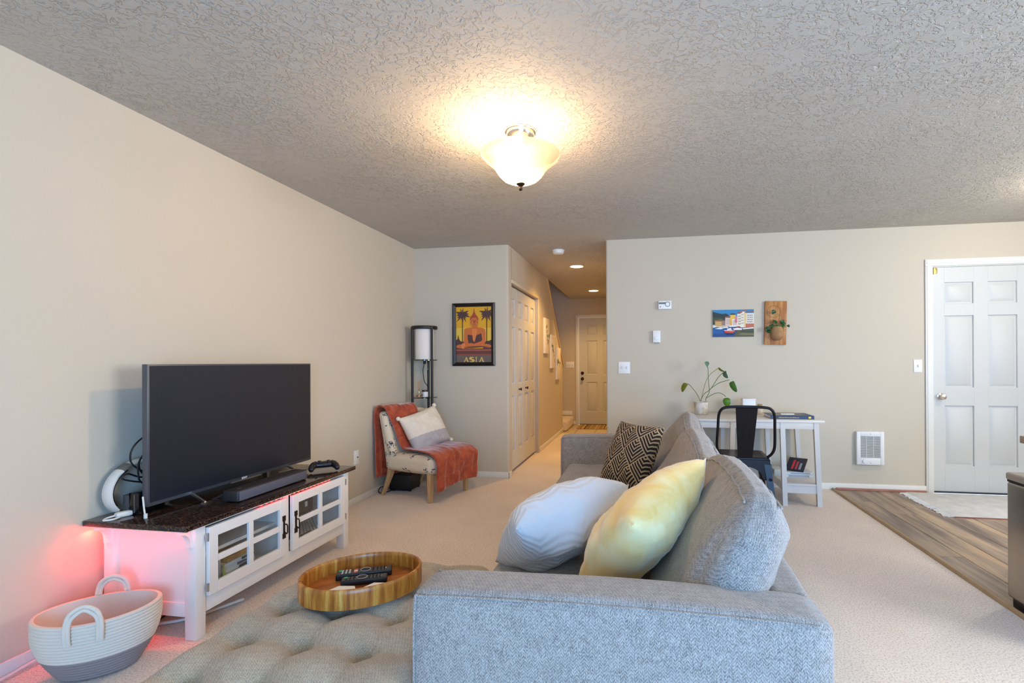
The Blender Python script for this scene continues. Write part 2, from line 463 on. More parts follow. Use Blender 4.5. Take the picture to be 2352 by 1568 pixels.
for i in range(6):
    for j in range(4):
        xx = LH-.93+i*.33; yy = 8.40+j*.30
        if xx+.16 > RH+.1: continue
        if tile_me is None:
            o = MB().box(-.162, -.147, -.008, .162, .147, 0, .003, seg=1).build('tile', mat('hall_tile', (206, 188, 160), .35, var=(8, (190, 170, 140))), tf, 30); tile_me = o.data
        else:
            o = bpy.data.objects.new('tile', tile_me); COL.objects.link(o); o.parent = tf
        o.location = (min(xx, RH-.163), yy, 0)
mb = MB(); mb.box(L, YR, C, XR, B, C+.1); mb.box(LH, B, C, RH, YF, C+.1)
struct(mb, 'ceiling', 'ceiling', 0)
struct(MB().box(L-.1, YR, 0, L, B+.13, C), 'wall_left', 'wall', 0)
# left part of the back wall with its rounded outside corner at the hallway
bm = bmesh.new(); bmesh.ops.create_cube(bm, size=1)
for v in bm.verts: v.co = Vector((L if v.co.x < 0 else LH, B if v.co.y < 0 else B+.13, 0 if v.co.z < 0 else C))
ed = [e for e in bm.edges if all(v.co.x > LH-.01 and v.co.y < B+.01 for v in e.verts)]
bmesh.ops.bevel(bm, geom=ed, offset=.022, segments=5, affect='EDGES', profile=.5)
struct(MB().bm(bm), 'wall_back_left', 'wall', 30)
DX0, DX1, DZ = 2.577, 3.364, 2.036
bm = bmesh.new(); bmesh.ops.create_cube(bm, size=1)
for v in bm.verts: v.co = Vector((RH if v.co.x < 0 else DX0-.02, B if v.co.y < 0 else B+.13, 0 if v.co.z < 0 else C))
ed = [e for e in bm.edges if all(v.co.x < RH+.01 and v.co.y < B+.01 for v in e.verts)]
bmesh.ops.bevel(bm, geom=ed, offset=.02, segments=5, affect='EDGES', profile=.5)
mb = MB().bm(bm); mb.box(DX0-.02, B, DZ+.02, DX1+.02, B+.13, C); mb.box(DX1+.02, B, 0, XR, B+.13, C)
struct(mb, 'wall_back_right', 'wall', 30)
# kitchen side wall with its window, and the wall behind the camera with the patio door
mb = MB()
WY0, WY1, WZ0, WZ1 = -.1, 2.1, .85, 2.15
mb.box(XR, YR, 0, XR+.1, WY0, C); mb.box(XR, WY1, 0, XR+.1, B+.13, C); mb.box(XR, WY0, 0, XR+.1, WY1, WZ0); mb.box(XR, WY0, WZ1, XR+.1, WY1, C)
struct(mb, 'wall_right', 'wall', 0)
PX0, PX1, PZ = -.05, 2.35, 2.08
mb = MB(); mb.box(L, YR-.1, 0, PX0, YR, C); mb.box(PX1, YR-.1, 0, XR, YR, C); mb.box(PX0, YR-.1, PZ, PX1, YR, C)
struct(mb, 'wall_rear', 'wall', 0)
for nm, lo, hi, ax in (('window_1', (PX0, YR-.07, .0), (PX1, YR-.03, PZ), 0), ('window_2', (XR+.03, WY0, WZ0), (XR+.07, WY1, WZ1), 1)):
    e = thing(nm, None, None, ((lo[0]+hi[0])/2, (lo[1]+hi[1])/2, lo[2]), kind='structure')
    mb = MB(); t = .05
    a0, a1 = lo[ax], hi[ax]; mid = (a0+a1)/2
    for (p, q, z0, z1) in ((a0, a0+t, lo[2], hi[2]), (a1-t, a1, lo[2], hi[2]), (mid-t/2, mid+t/2, lo[2], hi[2]), (a0, a1, lo[2], lo[2]+t), (a0, a1, hi[2]-t, hi[2])):
        l2, h2 = list(lo), list(hi); l2[ax], h2[ax], l2[2], h2[2] = p, q, z0, z1; mb.box(*l2, *h2)
    mb.build('window_frame', 'white_trim', e, 0, world=True)
    for p, q in ((a0+t, mid-t/2), (mid+t/2, a1-t)):
        l2, h2 = list(lo), list(hi); l2[ax], h2[ax], l2[2], h2[2] = p, q, lo[2]+t, hi[2]-t
        o_ = 1-ax; c_ = (lo[o_]+hi[o_])/2; l2[o_], h2[o_] = c_-.003, c_+.003
        MB().box(*l2, *h2).build('pane', 'glass', e, 0, world=True)
# hallway
CY0, CY1, CZ = B+.13, 6.43, 2.03        # closet opening
mb = MB()
mb.box(LH-.1, CY0-.005, CZ, LH, CY1, C); mb.box(LH-.1, CY1, 0, LH, 7.06, C)
mb.prism([(7.06, 0), (8.47, 0), (8.47, 1.16), (7.06, C)], LH-.1, LH, 'x')
struct(mb, 'wall_hall_left', 'wall', 0)
struct(MB().box(RH, B+.13, 0, RH+.1, YF, C), 'wall_hall_right', 'wall', 0)
FX0, FX1, FZ = -1.207, -.40, 2.035
mb = MB(); mb.box(XS, YF, -.06, FX0-.02, YF+.1, 4.9); mb.box(FX0-.02, YF, FZ+.02, FX1+.02, YF+.1, 4.9); mb.box(FX1+.02, YF, 0, RH+.1, YF+.1, 4.9)
struct(mb, 'wall_hall_far', 'wall', 0)
mb = MB(); mb.box(XS-.1, B+.13, 0, XS, YF+.1, 4.9); mb.box(XS, B+.13, C+.1, LH-.1, B+.23, 4.9); mb.box(LH, B+.13, C+.1, LH+.1, YF, 4.9)
struct(mb, 'wall_stairwell', 'wall', 0)
struct(MB().box(XS, B+.13, 4.9, LH+.1, YF+.1, 5.0), 'ceiling_stairwell', 'wall', 0)
# dark closet back and floor under the stairs side
struct(MB().box(LH-.7, B+.13, 0, LH-.66, 7.06, C).box(LH-.7, CY1+.12, 0, LH-.1, CY1+.16, C).box(LH-.7, B+.13, C, LH, 7.06, C+.04), 'wall_closet', 'wall', 0)
# baseboards
def base_run(name, segs):
    mb = MB()
    for (x0, y0, x1, y1) in segs:   # run along wall, thickness already given as a box footprint
        mb.box(x0, y0, 0, x1, y1, .062, .004, seg=2)
    struct(mb, name, 'white_trim')
base_run('baseboard_left', [(L, YR, L+.013, B)])
base_run('baseboard_back_left', [(L, B-.013, LH+.010, B), (LH-.003, B-.013, LH+.013, CY0-.06)])
base_run('baseboard_back_right', [(RH-.012, B-.013, 2.515, B), (RH-.013, B-.012, RH, YF)])
base_run('baseboard_hall_left', [(LH, CY1+.06, LH+.012, 8.47)])
base_run('baseboard_hall_far', [(LH-.0, YF-.012, FX0-.07, YF)])
mb = MB(); mb.tube([(T_+.004, .8, .004), (T_+.004, B-.02, .004)], .017, 10, flat=.7)
struct(mb, 'trim_1', mat('strip_tan', (186, 156, 116), .5, var=(5, (168, 136, 96), (4, 1, 1))))
mb = MB(); mb.box(T_+.03, B-.026, 0, 2.51, B-.012, .022, .004)
struct(mb, 'trim_2', mat('strip_red', (176, 124, 104), .5, var=(6, (160, 106, 88), (1, 4, 1))))
# door casings
def casing(name, x0, x1, z1, y, wd=.062, T=None):
    mb = MB()
    for a, b, c, d in ((x0-wd, 0, x0, z1), (x1, 0, x1+wd, z1), (x0-wd, z1, x1+wd, z1+wd)):
        mb.box(a, y-.016, b, c, y, d, .004, T=T); 
        if c-a < .2: mb.box(a+.012, y-.020, b, c-.018, y, d, .003, T=T)
        else: mb.box(a+.012, y-.020, b+.018, c-.012, y, d-.012, .003, T=T)
    # jamb
    for a, c in ((x0, x0+.006), (x1-.006, x1)): mb.box(a, y, 0, c, y+.07, z1, T=T)
    mb.box(x0, y, z1-.006, x1, y+.07, z1, T=T)
    struct(mb, name, 'white_trim')
casing('trim_3', DX0-.004, DX1+.004, DZ+.004, B)
casing('trim_4', FX0-.004, FX1+.004, FZ+.004, YF)
Tc = Matrix.Translation((LH, 0, 0)) @ Matrix.Rotation(R(90), 4, 'Z')
mb = MB(); mb.box(CY1, -.014, 0, CY1+.045, .0, CZ, .003, T=Tc); mb.box(CY0-.02, -.014, CZ, CY1+.045, 0, CZ+.035, .003, T=Tc)

struct(mb, 'trim_5', mat('closet_trim', (214, 200, 176), .45))
# sloping cap on the stair wall
mb = MB(); dz = (1.16-C)/(8.47-7.06)
for off, hw, th in ((0, .068, .03), (-.03, .056, .03)):
    lo = []; hi = []
    for (yy, zz) in ((7.0, C-.06*dz*0+off+.0), (8.50, C+dz*1.44+off)):
        pass
    a = Vector((LH-.05, 7.0, C-.06*dz+off)); b = Vector((LH-.05, 8.51, C+dz*1.45+off))
    mb.hexa([(LH-.05-hw, a.y, a.z), (LH-.05+hw, a.y, a.z), (LH-.05+hw, b.y, b.z), (LH-.05-hw, b.y, b.z)],
            [(LH-.05-hw, a.y, a.z+th), (LH-.05+hw, a.y, a.z+th), (LH-.05+hw, b.y, b.z+th), (LH-.05-hw, b.y, b.z+th)])
struct(mb, 'trim_6', mat('cap_wood', (214, 184, 128), .45))
# carpeted stairs: first step sideways, the flight climbs behind the wall
st = thing('stairs', None, None, (-1.8, 8.9, 0), kind='structure')
car = 'carpet'
mb = MB(); mb.soft((-1.845, 8.955, .09), (.545, .495, .09), .03, 8); mb.build('step', car, st, 50, world=True)
for k in range(1, 7):
    y1 = 8.47-(k-1)*.25
    MB().soft((-1.95, y1-.13, .09+.18*k), (.45, .14, .10), .03, 5).build('step', car, st, 50, world=True)
MB().box(XS, YF-.014, .18, -1.34, YF, .26, .003).build('skirting', 'white_trim', st, 30, world=True)

# ------------------------------------------------------------------ doors
def panel_door(e, W, H, cols, rows, m='door_white', leaf_name='door_leaf', x_off=0, parent=None):
    """moulded panel door, local x = width, z = height, front faces -y"""
    us = [0]+[v for c in cols for v in c]+[W]; vs2 = [0]+[v for r_ in rows for v in r_]+[H]
    mb = MB(); mb.box(0, .015, 0, W, .036, H)
    ub = [(us[i], us[i+1]) for i in range(0, len(us), 2)]; vb = [(vs2[i], vs2[i+1]) for i in range(0, len(vs2), 2)]
    for a, b in ub: mb.box(a, 0, 0, b, .018, H, .003, seg=1)
    for (a, b) in cols:
        for c, d in vb: mb.box(a-.004, .0001, c, b+.004, .018, d, .003, seg=1)
    T = Matrix.Translation((x_off, 0, 0))
    for i, v in enumerate(mb.v): mb.v[i] = T @ v
    leaf = mb.build(leaf_name, m, parent or e, 30)
    for (a, b) in cols:
        for (c, d) in rows:
            q = MB(); g = .012; k = min(.03, (b-a)*.2)
            lo = [(a+g, .0155, c+g), (b-g, .0155, c+g), (b-g, .0155, d-g), (a+g, .0155, d-g)]
            hi = [(a+g+k, .001, c+g+k), (b-g-k, .001, c+g+k), (b-g-k, .001, d-g-k), (a+g+k, .001, d-g-k)]
            q.hexa(lo, hi, T); q.build('panel', m, leaf, 30)
    return leaf
def knob(parent, x, z, m='nickel', r=.027, name='door_knob'):
    Tk = Matrix.Translation((x, 0, z)) @ Matrix.Rotation(R(90), 4, 'X')
    MB().lathe([(.0, .0), (r*1.15, 0), (r*1.15, .006), (.011, .012), (.011, .030), (r*.8, .036), (r, .048), (r*.8, .060), (0, .063)], 20, Tk).build(name, m, parent, 50)
d1 = thing('door_1', 'white six-panel door with round knob beside the wall heater', None, (DX0, B+.02, 0), kind='structure')
W1 = DX1-DX0
pc = [(.105, .338), (.455, .681)]
lf = panel_door(d1, W1, DZ-.012, pc, [(.243-.012, .783-.012), (.949-.012, 1.593-.012), (1.703-.012, 1.893-.012)])
lf.location.z = .012
knob(d1, .068, .867)
mb = MB(); mb.box(.008, -.008, 1.975, .045, .0, 2.025, .003); mb.cyl((.014, -.012, 1.97), (.014, -.012, 2.03), .006)
mb.build('latch', 'brass', d1)
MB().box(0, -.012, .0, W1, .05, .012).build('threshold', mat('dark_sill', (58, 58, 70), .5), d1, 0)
d2 = thing('door_2', 'cream six-panel door at the far end of the hallway', None, (FX0, YF+.02, 0), kind='structure')
lf = panel_door(d2, FX1-FX0, FZ-.01, [(.14, .345), (.46, .665)], [(.24, .80), (.95, 1.59), (1.70, 1.89)]); lf.location.z = .01
knob(d2, .06, .875, 'bronze'); 
Tk = Matrix.Translation((.06, 0, .985)) @ Matrix.Rotation(R(90), 4, 'X')
MB().lathe([(.03, 0), (.03, .012), (.02, .02), (.012, .03), (0, .03)], 18, Tk).build('deadbolt', 'bronze', d2)
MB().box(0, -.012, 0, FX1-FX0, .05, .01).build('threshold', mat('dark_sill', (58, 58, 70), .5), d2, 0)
d3 = thing('door_3', 'cream panelled bifold closet doors in the hallway', None, (LH-.03, CY0, .0), R(90), kind='structure')
lw = (CY1-CY0-.008)/4
for k in range(4):
    lf = panel_door(d3, lw-.004, 1.985, [(.075, lw-.079)], [(.20, .80), (.93, 1.55), (1.66, 1.86)], leaf_name='door_leaf')
    lf.location = (.004+k*lw, 0, .028)
    if k in (1, 2):
        x = lw*.24 if k == 1 else lw*.22
        Tk = Matrix.Translation((x, 0, .86)) @ Matrix.Rotation(R(90), 4, 'X')
        MB().lathe([(.008, 0), (.006, .018), (.016, .024), (.016, .034), (0, .038)], 14, Tk).build('knob', 'bronze', lf, 50)
# ------------------------------------------------------------------ television stand
sx0, sx1, sy0, sy1, sz = -2.372, -1.900, 1.850, 2.977, .488
ts = thing('tv_stand', 'white wooden TV stand with glass doors and a dark speckled top', 'tv stand', (-2.14, 2.41, 0))
for (xa, ya) in ((sx0, sy0), (sx1-.054, sy0), (sx0, sy1-.052), (sx1-.054, sy1-.052)):
    MB().box(xa, ya, 0, xa+.054, ya+.052, sz, .003).build('leg', 'white_furn', ts, 30, world=True)
mb = MB(); mb.box(sx0+.05, sy0+.014, .15, sx1-.05, sy0+.026, sz); mb.box(sx0+.05, sy0+.006, .095, sx1-.05, sy0+.032, .155, .003)
mb.build('side_panel', 'white_furn', ts, 30, world=True)
mb = MB(); mb.box(sx0+.05, sy1-.026, .15, sx1-.05, sy1-.014, sz); mb.box(sx0+.05, sy1-.032, .095, sx1-.05, sy1-.006, .155, .003)
mb.build('side_panel', 'white_furn', ts, 30, world=True)
MB().box(sx0+.004, sy0+.03, .12, sx0+.012, sy1-.03, sz).build('back_panel', 'white_furn', ts, 0, world=True)
MB().box(sx0+.012, sy0+.026, .138, sx1-.02, sy1-.026, .152).build('bottom_panel', 'white_furn', ts, 0, world=True)
ym = (sy0+sy1)/2
mb = MB(); mb.box(sx1-.03, sy0+.05, .098, sx1-.008, sy1-.05, .168, .003); mb.box(sx1-.03, ym-.02, .16, sx1-.010, ym+.02, sz); mb.box(sx1-.03, sy0+.05, .474, sx1-.010, sy1-.05, sz)
mb.build('face_frame', 'white_furn', ts, 30, world=True)
MB().box(sx0+.012, sy0+.026, .318, sx1-.07, ym-.006, .334).build('shelf', 'white_furn', ts, 0, world=True)
MB().box(sx0+.012, ym-.006, .152, sx1-.04, ym+.006, sz).build('divider', 'white_furn', ts, 0, world=True)
MB().box(-2.404, 1.788, sz, -1.878, 3.028, .512, .004).build('top', 'granite', ts, 30, world=True)
for xa in (sx0+.012, sx1-.040):
    prof = [(1.851, .487), (1.800, .487), (1.800, .470)]+[(1.800+.040*math.sin(R(t)), .412+.058*math.cos(R(t))) for t in range(15, 91, 15)]+[(1.840, .402), (1.851, .402)]
    MB().prism(prof, xa, xa+.028, 'x').build('corbel', 'white_furn', ts, 30, world=True)
for k, (ya, yb, hy) in enumerate(((sy0+.056, ym-.024, 1), (ym+.024, sy1-.056, 0))):
    z0, z1 = .170, .470; fw_ = .048; x0, x1 = sx1-.006, sx1+.014
    mb = MB()
    mb.box(x0, ya, z0, x1, ya+fw_, z1, .002, seg=1); mb.box(x0, yb-fw_, z0, x1, yb, z1, .002, seg=1)
    mb.box(x0, ya+fw_, z0, x1, yb-fw_, z0+fw_, .002, seg=1); mb.box(x0, ya+fw_, z1-fw_, x1, yb-fw_, z1, .002, seg=1)
    yc = (ya+yb)/2; zc = (z0+z1)/2
    mb.box(x0+.003, yc-.014, z0+fw_, x1-.001, yc+.014, z1-fw_, .002, seg=1); mb.box(x0+.004, ya+fw_, zc-.014, x1-.0018, yb-fw_, zc+.014, .002, seg=1)
    dr = mb.build('door', 'white_furn', ts, 30, world=True)
    for (a, b) in ((ya+fw_, yc-.014), (yc+.014, yb-fw_)):
        for (c, d) in ((z0+fw_, zc-.014), (zc+.014, z1-fw_)):
            MB().box(x0+.004, a-.001, c-.001, x0+.007, b+.001, d+.001).build('pane', 'glass', dr, 0, world=True)
    hyc = yb-.022 if hy else ya+.022
    mb = MB(); mb.prism([(hyc-.011, .262), (hyc+.011, .262), (hyc+.011, .287), (hyc+.006, .292), (hyc+.006, .352), (hyc+.011, .357), (hyc+.011, .382), (hyc-.011, .382), (hyc-.011, .357), (hyc-.006, .352), (hyc-.006, .292), (hyc-.011, .287)], x1, x1+.003, 'x')
    ring = [(x1+.004, hyc, .338), (x1+.018, hyc, .338), (x1+.022, hyc, .33), (x1+.022, hyc, .295), (x1+.018, hyc, .288), (x1+.004, hyc, .296)]
    mb.tube(ring, .0035, 8)
    mb.build('handle', 'bronze', dr, 40, world=True, label='dark iron pull handle')
    for zz in (.21, .43):
        yy = ya-.006 if hy else yb+.006
        mb = MB(); mb.cyl((x1-.001, yy, zz-.018), (x1-.001, yy, zz+.018), .004, n=10); mb.box(x1-.008, yy-.006, zz-.016, x1-.001, yy+.006, zz+.016)
        mb.build('hinge', 'silver', dr, 40, world=True)

# things inside the stand
def case(name, lo, hi, m, label, cat='game case', rz=0, group=None, stripe=None):
    c = ((lo[0]+hi[0])/2, (lo[1]+hi[1])/2, lo[2]); h = [(hi[i]-lo[i])/2 for i in range(3)]
    e = thing(name, label, cat, c, rz, group)
    mb = MB(); mb.box(-h[0], -h[1], 0, h[0], h[1], 2*h[2], .0015, seg=1); mb.build('case', m, e, 30)
    if stripe:
        MB().box(h[0]-.0005, -h[1]*stripe[1], .002, h[0]+.0008, h[1]*stripe[2], 2*h[2]-.002).build('spine_label', stripe[0], e, 0)
    return e
dv = mat('case_white', (206, 204, 196), .35); dvd = mat('case_dark', (60, 52, 52), .35); pl = mat('case_paper', (96, 90, 104), .5)
cz_ = .152
for k, (mm, st_, lb, dy, rr) in enumerate(((dvd, (pl, .6, .9), 'dark game case at the very bottom of the flat stack', 0, 0), (dv, (dvd, -.2, .9), 'white game case lying on the bottommost dark one', .004, 1),
        (dvd, (dv, .2, .4), 'dark game case with a short pale spine mark, mid-stack', -.003, -1), (dv, (dvd, .1, .9), 'white game case with a broad dark spine mark, mid-stack', .003, 2),
        (dv, (pl, .1, .8), 'white game case with a violet spine mark near the top of the stack', -.004, -2), (dv, (dvd, -.1, .95), 'white game case directly under the mustard book', .002, 1))):
    case('game_case', (-2.075, 2.04+dy, cz_), (-1.942, 2.23+dy, cz_+.016), mm, lb, rz=R(rr), stripe=st_, group='game cases in the TV stand'); cz_ += .016
case('game_case', (-2.075, 2.010, .152), (-1.942, 2.025, .292), mat('case_blue', (150, 160, 176), .35), 'pale blue case standing upright beside the flat stack', stripe=(dv, .5, .5), group='game cases in the TV stand')
case('game_case', (-2.075, 1.992, .152), (-1.942, 2.007, .292), dvd, 'dark case standing upright against the pale blue one', stripe=(pl, .5, .5), group='game cases in the TV stand')
case('mustard_book', (-2.065, 2.06, cz_), (-1.952, 2.21, cz_+.022), mat('mustard', (206, 156, 70), .7, var=(20, (150, 110, 60))), 'mustard-covered book lying on top of the game cases', 'book', rz=R(6))
e = thing('toy_cone', 'small green cone figure in front of the game cases', 'ornament', (-1.925, 2.022, .152))
MB().lathe([(.009, 0), (.011, .012), (.008, .06), (.0, .112)], 12).build('body', mat('lime', (150, 160, 40), .5), e, 40)
MB().lathe([(.012, 0), (.012, .004), (0, .004)], 12).build('foot', mat('lime', (150, 160, 40), .5), e, 40)
e = thing('power_hub', 'black media box with hanging cords inside the TV stand', 'media box', (-2.03, 2.665, .152))
mb = MB(); mb.box(-.05, -.07, .15, .05, .07, .27, .004); mb.box(-.045, -.06, 0, -.03, .06, .16); mb.build('body', mat('smoke', (74, 68, 66), .4), e, 30)
MB().box(.05, -.005, .19, .053, .015, .22).build('badge', dv, e, 0)
for k in range(5):
    y = -.05+k*.022; pts = [(.052, y, .16), (.065, y+.004, .10), (.075+.006*k, y+.01, .03), (.06, y+.05, .012), (.03, y+.04, .02), (.05, y-.01, .03), (.09, y+.01, .012)]
    MB().tube(smooth_path(pts, 6), .0028, 6).build('cord', mat('grey_cord', (92, 84, 78), .5), e, 60)

# LED strip stuck under the top
led = thing('led_strip', 'glowing red LED strip stuck under the TV stand top', 'led strip', (-2.14, 1.80, .484))
mat('led_red', (255, 40, 30), .5, emit=((255, 40, 26), 9)); mat('led_tape', (230, 200, 190), .5)
pth = [(-1.884, 2.93, .4855), (-1.884, 1.795, .4855), (-2.398, 1.795, .4855), (-2.398, 3.0, .4855)]
mb = MB(); mb.box(-1.888, 2.2, .4845, -1.880, 2.75, .488); mb.box(-2.402, 1.790, .4845, -1.880, 1.799, .488); mb.box(-2.403, 1.795, .4845, -2.395, 3.0, .488)
mb.build('tape', 'led_tape', led, 0, world=True)
mb = MB()
for k in range(17):
    y = 2.2+k*.034; mb.box(-1.8865, y, .4822, -1.8815, y+.012, .4846)
for k in range(14):
    x = -2.395+k*.038; mb.box(x, 1.7915, .4822, x+.012, 1.7965, .4846)
for k in range(22):
    y = 1.81+k*.055; mb.box(-2.4025, y, .4822, -2.3965, y+.014, .4846)
mb.build('diode', 'led_red', led, 0, world=True, kind='stuff')
def larea(name, loc, rot, sx, sy, watts, col):
    o = area(name, loc, rot, sx, sy, watts, col); return o
o = larea('led_glow_side', (-2.14, 1.815, .480), (0, 0, 0), .5, .012, .16, (1, .03, .02))
o = larea('led_glow_corner', (-2.385, 1.815, .478), (0, R(-35), 0), .03, .03, .55, (1, .03, .02))
o = larea('led_glow_wall', (-2.396, 2.3, .480), (0, 0, 0), .010, 1.0, .22, (1, .03, .02))

# ------------------------------------------------------------------ television and the things on the stand
tvx, ty0, ty1, tz0, tz1 = -2.200, 1.902, 3.019, .547, 1.1904
tv = thing('television', 'large flat television with dark blank screen on the white stand', 'television', (-2.22, 2.46, .512))
MB().box(tvx-.030, ty0, tz0, tvx, ty1, tz1, .003).build('bezel', 'bezel', tv, 30, world=True)
MB().box(tvx-.062, ty0+.15, tz0+.05, tvx-.028, ty1-.15, tz1-.2, .01).build('back_housing', 'black', tv, 30, world=True)
MB().box(tvx-.001, ty0+.010, tz0+.017, tvx+.0012, ty1-.010, tz1-.008).build('screen', 'screen', tv, 0, world=True)
MB().box(tvx-.01, 2.36, tz0-.006, tvx+.002, 2.58, tz0+.001, .001).build('light_bar', 'silver', tv, 0, world=True)
for yy in (2.13, 2.80):
    mb = MB()
    mb.tube([(tvx-.02, yy, tz0+.01), (tvx+.10, yy-.03, .519)], .008, 8, flat=.7); mb.tube([(tvx-.02, yy, tz0+.01), (tvx-.13, yy-.03, .519)], .008, 8, flat=.7)
    mb.box(tvx+.085, yy-.04, .512, tvx+.115, yy-.02, .519); mb.box(tvx-.145, yy-.04, .512, tvx-.115, yy-.02, .519)
    mb.build('foot', 'silver', tv, 40, world=True)
Tl = Matrix.Translation((tvx+.0016-(-2.22), 2.452-2.46, tz0+.0085-.512)) @ Matrix.Rotation(R(90), 4, 'Z') @ Matrix.Rotation(R(90), 4, 'X')
lettering('SONY', .0145, mat('logo_white', (240, 240, 240), .4), tv, Tl, .0004)
sb = thing('soundbar', 'long charcoal soundbar lying in front of the television', 'soundbar', (-1.985, 2.385, .512))
MB().box(-.048, -.255, .004, .038, .255, .058, .008, seg=3).build('body', mat('soundbar_black', (44, 40, 40), .5), sb, 40)
MB().box(.0375, -.247, .008, .0405, .247, .053, .001).build('grille', mat('grille_grey', (92, 90, 98), .7, bump=(500, .5, .002)), sb, 30)
for yy in (-.2, .2): MB().box(-.03, yy-.02, 0, .03, yy+.02, .006).build('pad', 'black', sb, 0)
MB().box(-.005, -.215, .0575, .0, -.185, .0586).build('badge', 'silver', sb, 0)
# things behind and beside the television
hs = thing('headset', 'white over-ear headset standing behind the television', 'headset', (-2.352, 2.0, .512))
band = [(0, -.150*math.cos(R(a))*1.0, .098+.125*math.sin(R(a))) for a in range(-38, 219, 8)]
MB().tube(band, [.0105]*len(band), 10, flat=2.6, upv=(0, -1, 0)).build('headband', mat('headset_white', (226, 218, 204), .45), hs, 50)
pad = [(0, -.138*math.cos(R(a)), .098+.112*math.sin(R(a))) for a in range(-30, 60, 8)]
MB().tube(pad, .006, 8, flat=3.4, upv=(0, -1, 0)).build('pad', 'black', hs, 50)
seg = [(0, -.1515*math.cos(R(a)), .098+.1265*math.sin(R(a))) for a in range(50, 67, 4)]
MB().tube(seg, .0112, 10, flat=2.65, upv=(0, -1, 0)).build('hinge', mat('hinge_grey', (112, 106, 96), .5), hs, 50)
MB().lathe([(.0, 0), (.045, 0), (.05, .012), (.04, .03), (0, .032)], 20, Matrix.Translation((.0, .115, .07)) @ Matrix.Rotation(R(90), 4, 'X')).build('ear_cup', 'black', hs, 50)
gc = thing('game_console', 'black upright media box beside the television edge', 'console', (-2.274, 1.955, .512), R(4))
MB().box(-.052, -.06, 0, -.018, .075, .088, .003).build('body', mat('console_grey', (74, 72, 74), .4), gc, 30)
MB().box(-.020, -.062, 0, .030, .072, .098, .003).build('casing', 'black_gloss', gc, 30)
MB().box(.008, -.0635, .01, .0092, -.0615, .09).build('trim_line', 'silver', gc, 0)
for k, pts in enumerate(([(-2.27, 2.10, .93), (-2.28, 1.93, .84), (-2.29, 1.90, .76), (-2.29, 1.95, .70), (-2.322, 2.06, .66)],
                         [(-2.27, 2.08, .86), (-2.275, 1.965, .79), (-2.28, 1.93, .73), (-2.28, 1.965, .67), (-2.28, 2.05, .64)],
                         [(-2.266, 2.04, .83), (-2.268, 1.93, .76), (-2.270, 1.92, .68), (-2.272, 1.94, .645), (-2.268, 1.98, .607)],
                         [(-2.29, 2.06, .69), (-2.30, 1.97, .665), (-2.305, 1.90, .695), (-2.305, 1.88, .675), (-2.295, 1.97, .64), (-2.285, 2.06, .62)])):
    solo(MB().tube(smooth_path(pts, 8), .0038, 8), 'cable', 'cable', ['black cable arching highest behind the left edge of the television', 'black cable in a tight curl behind the television edge', 'black cable plugged down into the upright media box', 'black cable looped low across the white headset'][k], 'cable', group='tangled television cables')
e = solo(MB().soft((0, 0, .012), (.016, .03, .012), .008, 4).tube(smooth_path([(0, -.03, .012), (-.0, -.06, .008), (.02, -.075, .006), (.035, -.05, .006), (.02, -.02, .006)], 6), .004, 8), 'led_controller', 'white_cable', 'small white plug adapter with loop of cord at the stand corner', 'adapter', (-2.288, 1.868, .512), R(-20))
pts = [(-2.20, 1.88, .60), (-2.175, 1.865, .545), (-2.165, 1.862, .517)]
cb = solo(MB().tube(smooth_path(pts, 6), .0035, 8).cyl((-2.165, 1.862, .512), (-2.165, 1.862, .532), .007), 'usb_lead', 'white_cable', 'short white lead hanging beside the television corner', 'cable')
for k, pts in enumerate(([(-2.12, 2.16, .516), (-2.08, 2.22, .53), (-2.07, 2.30, .52), (-2.11, 2.36, .535), (-2.10, 2.45, .517)], [(-2.13, 2.2, .517), (-2.09, 2.27, .545), (-2.12, 2.33, .52), (-2.07, 2.40, .53), (-2.12, 2.5, .517)])):
    solo(MB().tube(smooth_path(pts, 6), .004, 8), 'cable', 'cable', 'black cable bunched between the television foot and the soundbar', 'cable', group='cables behind the soundbar')
# game controller
gp = thing('game_controller', 'black game controller resting on the end of the TV stand top', 'controller', (-2.005, 2.875, .512), R(38))
def padfn(p, u):
    p.z += -.012*abs(p.x/.08)**2*0
    return p
mb = MB(); mb.soft((0, .01, .036), (.062, .026, .016), .014, 8, puff=(0, .004, .004))
for s_ in (-1, 1):
    mb.tube(smooth_path([(s_*.045, .012, .038), (s_*.062, -.012, .034), (s_*.072, -.04, .024), (s_*.074, -.062, .015)], 5), [.022, .022, .022, .022, .022, .021, .02, .02, .019, .018, .018, .017, .016, .015, .013, .010], 12)
mb.build('body', mat('pad_black', (34, 32, 34), .35), gp, 60)
for s_ in (-.026, .026): MB().lathe([(.005, .04), (.005, .058), (.010, .060), (.010, .064), (0, .065)], 14, Matrix.Translation((s_, -.008, 0))).build('thumbstick', 'black', gp, 50)
MB().box(-.022, .008, .0515, .022, .034, .0545, .001).build('touchpad', mat('pad_blue', (70, 72, 84), .3), gp, 30)
for k, dz in enumerate((0, .012)):
    solo(MB().tube(smooth_path([(-2.12, 2.62, .54+dz), (-2.09, 2.75, .535+dz), (-2.06, 2.85, .53+dz)], 6), .002, 6), 'controller_cord', mat('thin_cord', (120, 108, 98), .6), 'thin grey cord running from the television to the controller', 'cord', group='controller cords')
